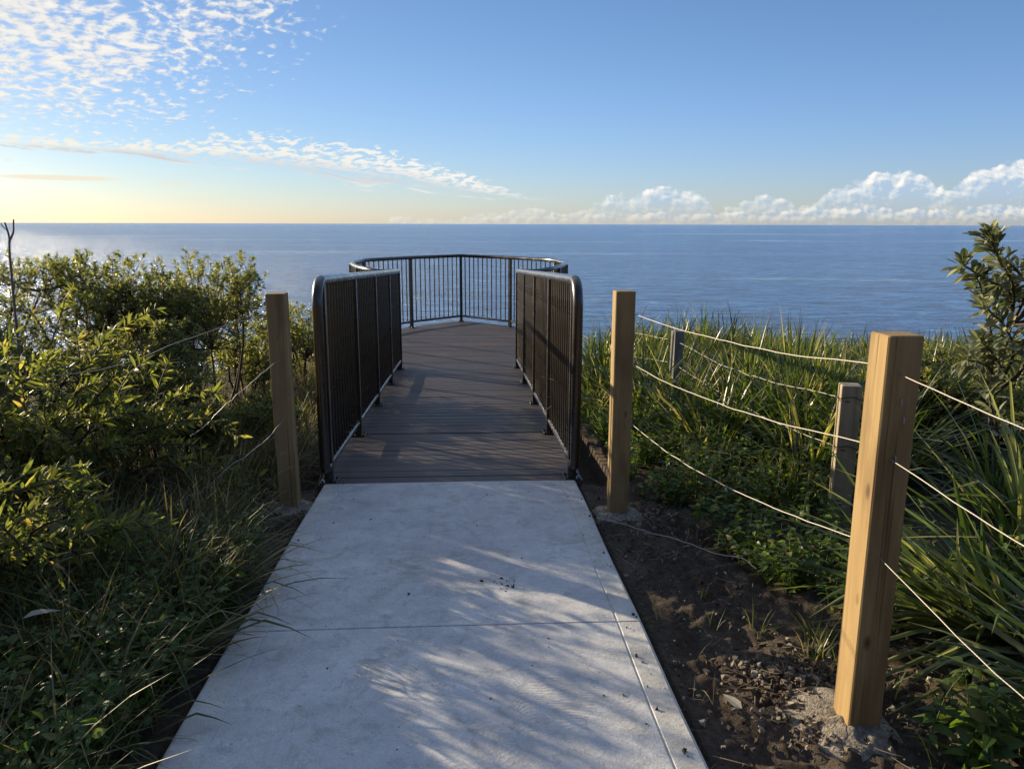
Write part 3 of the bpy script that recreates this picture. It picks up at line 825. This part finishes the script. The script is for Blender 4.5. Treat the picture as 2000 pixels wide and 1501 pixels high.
for i in range(46):
    y = rng.uniform(1.5, 3.8); x = -1.05 - abs(rng.normal(0, .4)); p = np.array([[x, y, gz(x, y)]])
    blades(g, p, np.array([rng.normal(-.1, 1.2)]), np.array([rng.uniform(.35, .75)]), np.array([rng.uniform(.5, 1.2)]), np.array([rng.uniform(.1, .7)]), np.array([rng.uniform(.009, .018)]), 5, .3)
o = g.obj('long_grass', M['dry_grass'], None); tag(o, 'long drooping grass tangled along the left edge of the path', 'grass', None, 'stuff')

# strappy grass bank on the right: arching clumps, densest just behind the wires
g = G()
for i in range(560):
    y = rng.uniform(3.0, 11.5); x = rng.uniform(1.0, 9.5)
    edge = 1.28 + max(0, 4.8 - y) * .45 + (.25 if 4.6 < y < 5.4 else 0) * 0
    if y > 5.4: edge = 1.0
    if x < edge or x > 2.9 + y * .62: continue
    if y < 3.75 and x < 2.6: continue
    if y > 9 and x < 2.0: continue
    if math.hypot(x - 1.69, y - 5.8) < .27 or math.hypot(x - 1.84, y - 3.3) < .34: continue
    ta, tp = -(x - 1.84) * .766 + (y - 3.56) * .643, (x - 1.84) * .643 + (y - 3.56) * .766
    if -.1 < ta < .75 and abs(tp) < .2: continue
    big = x > edge + .25
    k = int(rng.integers(26, 44)); sz = rng.uniform(.8, 1.1) * (1 + .45 * mnoise.noise(Vector((x * .9, y * .9, 4.4)))) * (1 - .12 * max(0, min(3, x - 3.2)))
    tuft(g, (x, y), k, (.50 * sz, .90 * sz) if big else (.26, .52), .023 if big else .017, (.42, .26), (.95, .50), .09, None, None, 6, .16, .42)
    if big and 4.0 < y < 6.3 and x < 3.0: tuft(g, (x, y), 26, (.62, .98), .025, (.40, .26), (1.0, .45), .10, None, None, 6, .15, .42)
    if big and y < 9: tuft(g, (x, y), 9, (.55 * sz, .85 * sz), .020, (.12, .08), (.25, .2), .06, None, None, 5, 0, .4)
o = g.obj('strap_grass', M['strap_leaf'], None); tag(o, 'bank of strappy green grass behind the right wire fence', 'grass', None, 'stuff')
g = G()
for i in range(150):                       # grass on the slope around the lookout
    s = rng.random()
    if s < .5: x, y = rng.uniform(-3.6, -1.9), rng.uniform(10, 15.5)
    else: x, y = rng.uniform(1.8, 5.0), rng.uniform(9.5, 14)
    tuft(g, (x, y), 26, (.25, .5) if s < .5 else (.4, .8), .012, (.3, .2), (.8, .4), .15, None, None, 4, .05)
o = g.obj('slope_grass', M['strap_leaf'], None); tag(o, 'rough grass on the slope beyond the bushes, around the lookout', 'grass', None, 'stuff')

# big strap leaved clump at the right edge
def clump(loc, n, L, W, label, seed, az0, azs, tilt, curl):
    r = np.random.default_rng(seed); root = empty('strap_leaf_clump', loc, label, 'plant', None); g = G()
    ph = r.uniform(0, 2 * PI, n); rr = r.uniform(0, .10, n)
    base = np.stack([np.cos(ph) * rr, np.sin(ph) * rr, np.full(n, -.04)], 1)
    blades(g, base, r.normal(az0, azs, n), r.uniform(L[0], L[1], n), np.abs(r.normal(*tilt, n)), r.normal(*curl, n), W * r.uniform(.7, 1.15, n), 7, .4, r.normal(0, .5, n), (np.where(r.random(n) < .22, r.uniform(.45, .8, n), 2.), r.uniform(.4, 1.0, n)))
    g.obj('blades', M['broad_leaf'], root); return root
clump((2.02, 2.50, gz(2.02, 2.50)), 95, (.55, 1.0), .036, 'large clump of broad pale strap leaves arching in from the right edge', 5, 3.0, .55, (.95, .33), (.5, .4))
clump((2.45, 3.0, gz(2.45, 3.0)), 70, (.65, 1.05), .030, 'clump of broad strap leaves standing behind the right wires', 6, 2.6, 1.3, (.42, .28), (.6, .4))
clump((2.0, 1.78, gz(2.0, 1.78)), 46, (.5, .85), .032, 'strap leaf clump leaning over the weed at the lower right corner', 7, 2.7, .55, (.75, .25), (.5, .35))

# ------------------------------------------------------------------ leafy ground cover
def weeds(g, gs, spots, hs, L, prof='ovate', Wf=.55):
    for (x, y, z), h in zip(spots, hs):
        az = rng.uniform(0, 2 * PI); ln = rng.uniform(.0, .5) * h
        top = np.array((x + math.cos(az) * ln, y + math.sin(az) * ln, z + h))
        C = path_pts([(x, y, z - .02), (x + math.cos(az) * ln * .3, y + math.sin(az) * ln * .3, z + h * .55), top], 4)
        gs.tube(C, np.linspace(.0028, .0012, len(C)), 4, False)
        k = int(rng.integers(9, 16)); t = np.linspace(.25, 1, k); ii = np.minimum((t * (len(C) - 1)).astype(int), len(C) - 1)
        ph = np.arange(k) * 2.4 + rng.uniform(0, 6); el = rng.uniform(-.1, .6, k)
        d = np.stack([np.cos(ph) * np.cos(el), np.sin(ph) * np.cos(el), np.sin(el)], 1)
        Lk = rng.uniform(*L, k) * (1.15 - .5 * t)
        leaves(g, C[ii], d, Lk, Lk * Wf * rng.uniform(.8, 1.2, k), prof, .2, .35)
g, gs = G(), G(); sp, hs = [], []
for i in range(2700):
    y = rng.uniform(2.35, 6.2); x = rng.uniform(.98, 3.4)
    edge = 1.00 + max(0, 4.2 - y) * .27 + .16 * mnoise.noise(Vector((y * 2.2, 4.2, 0)))
    if x < edge or x > edge + .75: continue
    if math.hypot(x - 1.865, y - 3.42) < .12: continue
    if mnoise.noise(Vector((x * 3.1, y * 3.1, 7.7))) < -.22: continue
    sp.append((x, y, gz(x, y))); hs.append((rng.uniform(.06, .16) + min(.28, (x - edge) * .55) * rng.uniform(.4, 1)) * (1 + .5 * mnoise.noise(Vector((x * 4, y * 4, 1.2)))))
weeds(g, gs, sp, hs, (.026, .068))
o = g.obj('ground_cover', M['weed_leaf'], None); tag(o, 'leafy green weeds covering the ground beneath the right wires', 'weeds', None, 'stuff')
gs.obj('stalks', M['stem_green'], o, True)
g, gs = G(), G(); sp, hs = [], []
for i in range(760):                       # low leafy cover at the lower left
    y = rng.uniform(1.3, 3.4); x = -.95 - abs(rng.normal(0, .40))
    sp.append((x, y, gz(x, y))); hs.append(rng.uniform(.05, .30))
weeds(g, gs, sp, hs, (.03, .065))
o = g.obj('ground_cover', M['weed_leaf'], None); tag(o, 'low shaded leafy weeds at the lower left edge of the path', 'weeds', None, 'stuff')
gs.obj('stalks', M['stem_green'], o, True)

wd = empty('leafy_weed', (1.50, 1.86, gz(1.50, 1.86)), 'bright green leafy weed at the bottom right corner', 'plant')
g, gs = G(), G()
weeds(g, gs, [(rng.normal(0, .08), rng.normal(0, .07), 0) for _ in range(26)], rng.uniform(.10, .27, 26), (.05, .085))
g.obj('foliage', M['weed_leaf'], wd); gs.obj('stems', M['stem_green'], wd, True)

# ------------------------------------------------------------------ banksia at the right edge
def banksia(loc, ends, label, L=(.075, .115), per=(13, 19), trunk=True):
    root = empty('banksia_shrub', loc, label, 'shrub'); g, gs = G(), G()
    for e in ends:
        C = path_pts(e, 6); gs.tube(C, np.linspace(.011, .004, len(C)), 6, False)
        T = unit(np.gradient(C, axis=0)); n0 = len(C)
        for q in range(int(n0 * .35), n0):
            last = q == n0 - 1; k = int(rng.integers(*per)) if last else int(rng.integers(3, 6))
            ax = T[q]; t1 = unit(np.cross(ax, rng.normal(0, 1, 3))); t2 = np.cross(ax, t1)
            ph = rng.uniform(0, 2 * PI, k); spd = rng.uniform(.25, 1.25, k) if last else rng.uniform(.7, 1.4, k)
            d = ax * np.cos(spd)[:, None] + (np.outer(np.cos(ph), t1) + np.outer(np.sin(ph), t2)) * np.sin(spd)[:, None] + (0, 0, .15)
            Lk = rng.uniform(*L, k)
            leaves(g, np.repeat(C[q][None], k, 0) + rng.normal(0, .006, (k, 3)), d, Lk, Lk * rng.uniform(.26, .36, k), 'obov', .3, .12)
    g.obj('foliage', M['banksia_leaf'], root); gs.obj('branches', M['stem'], root, True)
    return root
bx, by = 3.05, 4.1; z0 = gz(bx, by)
def bp(x, y, z): return (x - bx, y - by, z - z0)
T0 = bp(3.02, 4.1, -.2); T1 = bp(2.98, 4.1, .45); T2 = bp(3.05, 4.12, .85)
banksia((bx, by, z0), [
    [T0, T1, bp(2.90, 4.05, .78), bp(2.80, 4.02, 1.02), bp(2.74, 4.0, 1.12)],
    [T1, T2, bp(2.98, 4.05, 1.08), bp(2.86, 4.0, 1.20), bp(2.80, 4.0, 1.31)],
    [T1, T2, bp(2.98, 4.08, 1.05), bp(2.82, 4.0, 1.10), bp(2.64, 3.98, 1.19)],
    [T2, bp(3.1, 4.1, 1.05), bp(2.98, 4.05, 1.17), bp(2.84, 4.05, 1.27), bp(2.80, 4.05, 1.33)],
    [T1, bp(2.95, 4.02, .62), bp(2.86, 3.98, .72), bp(2.78, 3.95, .78)],
    [T1, bp(3.0, 4.0, .70), bp(2.90, 3.96, .86), bp(2.76, 3.93, .97)],
    [T2, bp(3.12, 4.05, .98), bp(3.12, 4.0, 1.10), bp(3.05, 3.98, 1.18)],
    [T1, bp(3.05, 4.0, .60), bp(3.0, 3.9, .72), bp(2.94, 3.85, .80)],
    [T0, bp(2.98, 4.0, .2), bp(2.88, 3.95, .42), bp(2.80, 3.9, .55)],
    [T2, bp(3.2, 4.1, 1.0), bp(3.28, 4.1, 1.12), bp(3.3, 4.05, 1.2)],
    [T2, bp(3.15, 4.15, .95), bp(3.05, 4.15, 1.0), bp(2.92, 4.1, 1.04)],
    [T1, bp(3.1, 4.1, .55), bp(3.2, 4.0, .68), bp(3.22, 3.95, .8)],
    [T0, bp(3.05, 3.95, .1), bp(3.05, 3.85, .25), bp(3.0, 3.8, .38)],
    [T2, bp(3.2, 4.05, .92), bp(3.3, 4.0, .98), bp(3.4, 3.95, 1.0)],
    [T2, bp(3.1, 4.0, .88), bp(3.15, 3.92, .95), bp(3.12, 3.88, 1.02)],
    [T1, bp(2.92, 4.05, .60), bp(2.82, 4.0, .66), bp(2.72, 3.97, .68)],
], 'banksia shrub with grey green leaf whorls against the sea at the right edge')
cx, cy = 1.95, 2.0; zc = gz(cx, cy)
banksia((cx, cy, zc), [
    [(0, 0, 0), (-.02, .02, .28), (-.12, .0, .44), (-.24, -.02, .50)],
    [(0, 0, 0), (0, .02, .30), (-.10, .05, .52), (-.20, .06, .60)],
    [(0, 0, 0), (-.06, -.02, .22), (-.17, -.06, .36), (-.28, -.08, .40)],
    [(0, 0, 0), (.02, 0, .35), (-.04, -.02, .52), (-.10, -.05, .62)]], 'shaded blue grey banksia sprig among strap leaves at the right edge', (.07, .11), (8, 12))

# low shrub below the banksia
shrub((3.9, 5.6, gz(3.9, 5.6)), lob(0, 0, .42, .8, .7, .32, 6, 91), 420, 'low dark bush behind the banksia at the right edge', 'coast_leaf', (.028, .05), .42, (10, 15))

shrub((3.15, 4.75, gz(3.15, 4.75)), lob(0, 0, .40, .6, .5, .30, 6, 95), 420, 'dense low bush round the foot of the banksia', 'coast_leaf', (.03, .055), .42, (10, 15))
# ------------------------------------------------------------------ bits on the soil
def pebbles(g, P, s):
    n = len(P); s = np.minimum(s, .016)
    t = np.array([(i, j, k) for i in (-1, 1) for j in (-1, 1) for k in (-1, 1)], float) * .5
    q = np.array([(0, 1, 3, 2), (4, 6, 7, 5), (0, 4, 5, 1), (2, 3, 7, 6), (0, 2, 6, 4), (1, 5, 7, 3)])
    V = t[None] * s[:, None, None] * rng.uniform(.5, 1.2, (n, 1, 3)) + rng.normal(0, .22, (n, 8, 3)) * s[:, None, None]
    a = rng.uniform(0, 2 * PI, n); c, sn = np.cos(a), np.sin(a)
    V = np.stack([V[..., 0] * c[:, None] - V[..., 1] * sn[:, None], V[..., 0] * sn[:, None] + V[..., 1] * c[:, None], V[..., 2]], -1) + P[:, None]
    g.add(V.reshape(-1, 3), (q[None] + (np.arange(n) * 8)[:, None, None]).reshape(-1, 4))
def onsoil(n, cx, cy, sx, sy, dz=0):
    x = rng.normal(cx, sx, n); y = rng.normal(cy, sy, n); x = np.where((x > -.9) & (x < .68), x + np.where(x > 0, .45, -.45), x)
    return np.stack([x, y, base_z(x, y) + dz], 1)
g = G()
pebbles(g, onsoil(420, 1.08, 2.28, .14, .11, .006), rng.gamma(2, .0032, 420) + .004)
pebbles(g, onsoil(260, 1.10, 2.05, .17, .08, .012), rng.gamma(2, .003, 260) + .003)
pebbles(g, onsoil(240, .88, 3.86, .16, .12, .004), rng.gamma(2, .003, 240) + .003)
pebbles(g, onsoil(240, -1.05, 4.02, .15, .10, .006), rng.gamma(2, .003, 240) + .004)
x = rng.uniform(.68, 1.7, 700); y = rng.uniform(1.2, 4.6, 700)
pebbles(g, np.stack([x, y, base_z(x, y) + .002], 1), rng.gamma(1.5, .0035, 700) + .003)
n = 26; x = rng.normal(.16, .05, n); y = rng.normal(2.98, .03, n)          # soil trodden onto the slab
x = np.concatenate([x, rng.uniform(-.82, .62, 36), (.64 - np.abs(rng.normal(0, .05, 70)))[:34]]); y = np.concatenate([y, rng.uniform(1.5, 4.3, 36), rng.uniform(1.5, 4.3, 34)])
gp = G(); pebbles(gp, np.stack([x, y, -.0274 * y + .002], 1), rng.gamma(1.5, .0018, len(x)) + .0022)
o = gp.obj('soil_crumbs', M['soil_crumb'], None); tag(o, 'dark crumbs of soil scattered on the concrete path', 'crumbs', None, 'stuff')
o = g.obj('rubble', M['rubble'], None); tag(o, 'pale crumbs of cement scattered round the post footings', 'rubble', None, 'stuff')
g = G()
n = 900; x = rng.uniform(.68, 1.6, n); y = rng.uniform(1.3, 4.4, n); cl = np.array([mnoise.noise(Vector((a * 2.6, b * 2.6, 1.5))) for a, b in zip(x, y)]); k = cl > .0
x, y = x[k], y[k]; n = len(x)
blades(g, np.stack([x, y, base_z(x, y) + .012], 1), rng.uniform(0, 2 * PI, n), rng.uniform(.03, .14, n), rng.uniform(1.2, 1.6, n), rng.normal(0, .3, n), rng.uniform(.0015, .004, n), 3, .2)
n = 500; x = -rng.uniform(.9, 1.5, n); y = rng.uniform(2.8, 6, n)
blades(g, np.stack([x, y, base_z(x, y) + .012], 1), rng.uniform(0, 2 * PI, n), rng.uniform(.04, .2, n), rng.uniform(1.1, 1.6, n), rng.normal(0, .3, n), rng.uniform(.002, .005, n), 3, .2)
o = g.obj('dry_litter', M['straw'], None); tag(o, 'dry grass stalks strewn over the bare soil', 'litter', None, 'stuff')
g = G()
for (x, y, k) in ((1.22, 2.42, 34), (1.30, 2.55, 30), (1.10, 2.62, 14), (.92, 2.62, 8), (1.28, 2.30, 22), (1.16, 1.72, 10), (1.34, 1.80, 16), (.98, 2.95, 8), (1.36, 2.2, 12), (.74, 2.66, 10)):
    tuft(g, (x, y), k, (.05, .15), .004, (.4, .3), (.7, .4), .05, None, None, 4)
o = g.obj('short_grass', M['strap_leaf'], None); tag(o, 'thin short green grass sprouting by the nearest post', 'grass', None, 'stuff')
def single_leaf(loc, L, W, az, label, mat='dead_leaf'):
    g = G(); leaves(g, np.array([[0, 0, 0.]]), np.array([[math.cos(az), math.sin(az), .08]]), np.array([L]), np.array([W]), 'ovate', .3, .1, np.array([.25]))
    o = g.obj('fallen_leaf', M[mat], None, False, loc); tag(o, label, 'leaf', 'fallen leaves')
single_leaf((.84, 2.08, gz(.84, 2.08) + .025), .085, .03, 2.0, 'pale fallen leaf lying on the soil close to the path edge')
single_leaf((-1.34, 2.2, .235), .10, .062, .5, 'pale broad dead leaf caught in the lower left grass')

# ------------------------------------------------------------------ sky
W = bpy.data.worlds.new('World'); SC.world = W; W.use_nodes = True; nt = W.node_tree
nt.nodes.clear()
out = nd(nt, 'ShaderNodeOutputWorld'); BG = .080
sky = nd(nt, 'ShaderNodeTexSky', sky_type='NISHITA'); sky.sun_disc = False
sky.sun_elevation = R(SUN_EL); sky.sun_rotation = R(-SUN_AZ)
sky.air_density = 1.0; sky.dust_density = .25; sky.ozone_density = 3.0; sky.altitude = 30
gen = nd(nt, 'ShaderNodeTexCoord').outputs['Generated']
dx, dy, dz = sep(nt, gen)
az = dx._m('ARCTAN2', dy) * (180 / PI); el = dz._m('ARCSINE') * (180 / PI)
hs = nd(nt, 'ShaderNodeHueSaturation'); hs.inputs['Saturation'].default_value = 1.0; nt.links.new(sky.outputs[0], hs.inputs['Color'])
skyc = hs.outputs[0]
sunward = az.smooth(20, -45)
# clear maritime air: the low sky is pale blue away from the sun and cream beneath it
tint = mixc(nt, el.smooth(0, 16), (.84, .91, 1.32), (.84, .93, 1.12))
skyc = mixc(nt, 1.0, skyc, mixc(nt, az.smooth(34, -36), tint, (.66, .70, .84)), 'MULTIPLY')
# unseen high cloud added overhead, mostly ahead of the viewer, to lift ambient light
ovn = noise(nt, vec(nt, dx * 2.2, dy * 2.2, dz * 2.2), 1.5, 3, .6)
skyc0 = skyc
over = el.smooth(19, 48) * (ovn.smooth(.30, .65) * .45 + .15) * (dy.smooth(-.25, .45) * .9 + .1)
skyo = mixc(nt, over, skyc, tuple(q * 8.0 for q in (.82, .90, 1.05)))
CL = 6.8                                    # cloud brightness before the background strength
def colmul(c, k): return tuple(q * k for q in c)
wc = mixc(nt, sunward, (.97, .97, 1.0), (.94, .89, .78))
def mackerel(c):
    """high cloud on a plane overhead: broken cloudlets upper left, a long band under them, low streaks"""
    den = dz.max(0.0) + .20
    u = dx / den; v = dy / den
    uv = vec(nt, u * .86 + v * .5, (v * .86 - u * .5) * .8, 0.0)
    wq = noise(nt, uv, 3.6, 2, .5)
    uvw = nd(nt, 'ShaderNodeVectorMath', operation='ADD'); nt.links.new(uv, uvw.inputs[0])
    nt.links.new(vec(nt, wq * .14, wq * -.10, 0.0), uvw.inputs[1]); uvw = uvw.outputs[0]
    n1 = noise(nt, uvw, 27.0, 3, .55, .1); n2 = noise(nt, uv, 4.2, 2, .5)
    warp = wq - .5
    lim = el.curve([(0, -30), (5.0, -20), (6.2, -13.5), (8.4, -13), (10, -11), (14.2, -7.0), (25, -4)])
    mA = ((lim - az + warp * 9) * .075).clamp()
    lowA = el.smooth(4.6, 10.0)
    thrA = mA.smooth(0.0, .9) * (lowA * .55 + .45)
    cA = (n1 + (n2 - .5) * .36 + thrA * .25).smooth(.60, .84) * mA.smooth(.0, .10)
    cen = az.curve([(-60, 5.2), (-29, 4.75), (-20, 4.65), (-14.4, 4.65), (-9, 4.25), (-5, 3.75), (-1, 3.0), (2, 2.3), (5.0, 1.75)])
    wid = az.curve([(-60, .5), (-29, .45), (-22, .6), (-18, 1.1), (-13, 1.75), (-7, 1.7), (-2, 1.2), (2, .7), (5.0, .25)])
    nb = noise(nt, vec(nt, az * .36 + el * .9, el * 2.3 + az * .30, 3.0), 1.0, 5, .62, .4)
    up_ = (el - cen) / wid
    db = (1.0 - (up_ + (nb - .5) * 1.1).abs()).clamp()
    n3 = noise(nt, uvw, 21.0, 3, .55)
    brk = up_.smooth(-.9, .3)                     # broken into cloudlets above, streaky below
    tex = (nb - .5) * 1.5 * (1.0 - brk) + (n3 - .5) * 2.6 * brk
    cB = (db * .42 + tex + (n2 - .5) * .5).smooth(.12, .46) * db.smooth(.0, .25) * az.smooth(7.0, 0.0)
    def streak(a0, e0, wa, we):
        q = ((az - a0) / wa).pow(2.0) + ((el - e0 + (nb - .5) * .12) / we).pow(2.0)
        return q.smooth(1.0, .25)
    cS = streak(-26.4, 2.75, 4.2, .20).max(streak(-19.6, 2.55, 1.5, .14) * .6).max(streak(-18.2, 1.55, 2.0, .10) * .35)
    brightA = mixc(nt, (n1 * 2.2 + thrA * .3 - .85).clamp(), colmul((.80, .82, .87), CL), colmul((1, .99, .96), CL * 1.1))
    brightA = mixc(nt, 1.0, brightA, wc, 'MULTIPLY')
    shB = (up_.smooth(.25, -.7) * db.smooth(.15, .6) + (nb - .5) * .9).clamp()
    brightB = mixc(nt, 1.0, mixc(nt, shB, colmul((1, .97, .90), CL * 1.05), colmul((.70, .72, .78), CL)), wc, 'MULTIPLY')
    c = mixc(nt, (cA * .88).clamp(), c, brightA)
    c = mixc(nt, (cB * .86).clamp(), c, brightB)
    return mixc(nt, (cS * .75).clamp(), c, colmul((1.0, .86, .66), CL * .95))
def cumulus(top, s, seed, amp, soft, big=.9):
    """billows of several sizes"""
    def puff(a, e):
        p = vec(nt, a * s, e * s * 1.2, seed)
        w = noise(nt, p, 1.5, 4, .6)
        q = nd(nt, 'ShaderNodeVectorMath', operation='ADD'); nt.links.new(p, q.inputs[0])
        nt.links.new(vec(nt, (w - .5) * .8, (w - .5) * -.6, 0.0), q.inputs[1]); q = q.outputs[0]
        b1 = voro(nt, q, .7); b2 = voro(nt, q, 2.0); b3 = voro(nt, q, 5.6)
        return (.62 - b1) * big + (.5 - b2) * .5 + (.5 - b3) * .20 + (w - .5) * .5
    t = az.curve(top)
    d0 = puff(az, el); d1 = puff(az - .22, el + .20)
    body = t - el + d0 * amp
    a = body.smooth(0.0, soft)
    lit = ((d0 - d1) * 1.9 + .56 - (body * .34).max(0.0).min(.72)).clamp()
    return a, lit
def bank(c):
    """cumulus bank along the horizon, greying and thinning towards its base"""
    c1, l1 = cumulus([(-12, -1.6), (-8, -.05), (-5, .2), (-1, .55), (3, .75), (4.5, 1.2), (6, .85), (8, .7), (10, 1.7), (13, 2.3), (15.5, 2.5), (17, 1.8), (18, 1.0), (20, 1.6), (22.5, 1.6), (24, .9), (25.5, 2.5), (28, 3.2), (30, 3.4), (31, 3.1), (32.3, 2.0), (33.2, 3.4), (35, 3.9), (37, 4.0), (45, 3), (60, 1.6), (90, .8)], .70, 2.0, 1.0, .32)
    c2, l2 = cumulus([(-12, -1.2), (-7, .1), (0, .35), (6, .6), (14, .8), (20, .85), (27, 1.2), (32, .9), (36, 1.3), (60, .7), (90, .4)], 1.25, 8.0, .55, .22)
    cc1 = mixc(nt, l1, colmul((.46, .60, .77), CL), colmul((1, .96, .88), CL * 1.08))
    cc1 = mixc(nt, el.smooth(2.7, .5) * .74, cc1, skyc)
    c = mixc(nt, (c1 * .95).clamp(), c, cc1)
    cc2 = mixc(nt, l2, colmul((.44, .58, .76), CL * .96), colmul((1, .95, .85), CL))
    cc2 = mixc(nt, el.smooth(1.1, .05) * .75, cc2, skyc)
    return mixc(nt, (c2 * .8).clamp(), c, cc2)
def back(c):
    b = nd(nt, 'ShaderNodeBackground'); b.inputs[1].default_value = BG; nt.links.new(c, b.inputs[0]); return b.outputs[0]
def choose(f, a, b):
    m = nd(nt, 'ShaderNodeMixShader'); nt.links.new(f.v, m.inputs[0]); nt.links.new(b, m.inputs[1]); nt.links.new(a, m.inputs[2]); return m.outputs[0]
# the cloud layers are worked out only in the part of the sky they fill
low = el._m('LESS_THAN', 7.5) * el._m('GREATER_THAN', -.5)
rt = low * az._m('GREATER_THAN', 7.2)
mid = low * az._m('GREATER_THAN', -13.0)
lft = az._m('LESS_THAN', 7.2) * az._m('GREATER_THAN', -100.0) * el._m('LESS_THAN', 19.0) * el._m('GREATER_THAN', -.5)
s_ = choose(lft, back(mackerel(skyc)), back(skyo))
s_ = choose(mid, back(bank(mackerel(skyc))), s_)
s_ = choose(rt, back(bank(skyc)), s_)
nt.links.new(s_, out.inputs[0])

# ------------------------------------------------------------------ sun
sd = bpy.data.lights.new('sun', 'SUN'); sd.energy = 5.0; sd.angle = R(.53); sd.color = (1, .82, .56)
so = bpy.data.objects.new('sun', sd); COL.objects.link(so)
S = Vector((-math.sin(R(SUN_AZ)) * math.cos(R(SUN_EL)), math.cos(R(SUN_AZ)) * math.cos(R(SUN_EL)), math.sin(R(SUN_EL))))
so.rotation_euler = S.to_track_quat('Z', 'Y').to_euler(); so.location = S * 40

# ------------------------------------------------------------------ camera
cd = bpy.data.cameras.new('camera'); cam = bpy.data.objects.new('camera', cd); COL.objects.link(cam)
cd.sensor_width = 36; cd.lens = 27.0; cd.clip_start = .05; cd.clip_end = 200000
cam.location = (0, 0, 1.4)
cam.rotation_euler = (Matrix.Rotation(R(-3.4), 3, 'Z') @ Matrix.Rotation(R(90 - 11.8), 3, 'X') @ Matrix.Rotation(R(.17), 3, 'Z')).to_euler()
SC.camera = cam
SC.view_settings.view_transform = 'Standard'; SC.view_settings.look = 'None'; SC.view_settings.exposure = 0.86; SC.view_settings.gamma = 1.0
SC.render.engine = 'CYCLES'
SC.cycles.use_denoising = True
SC.cycles.max_bounces = 5; SC.cycles.diffuse_bounces = 3; SC.cycles.glossy_bounces = 3; SC.cycles.transmission_bounces = 4; W.cycles.sampling_method = 'MANUAL'; W.cycles.sample_map_resolution = 1024
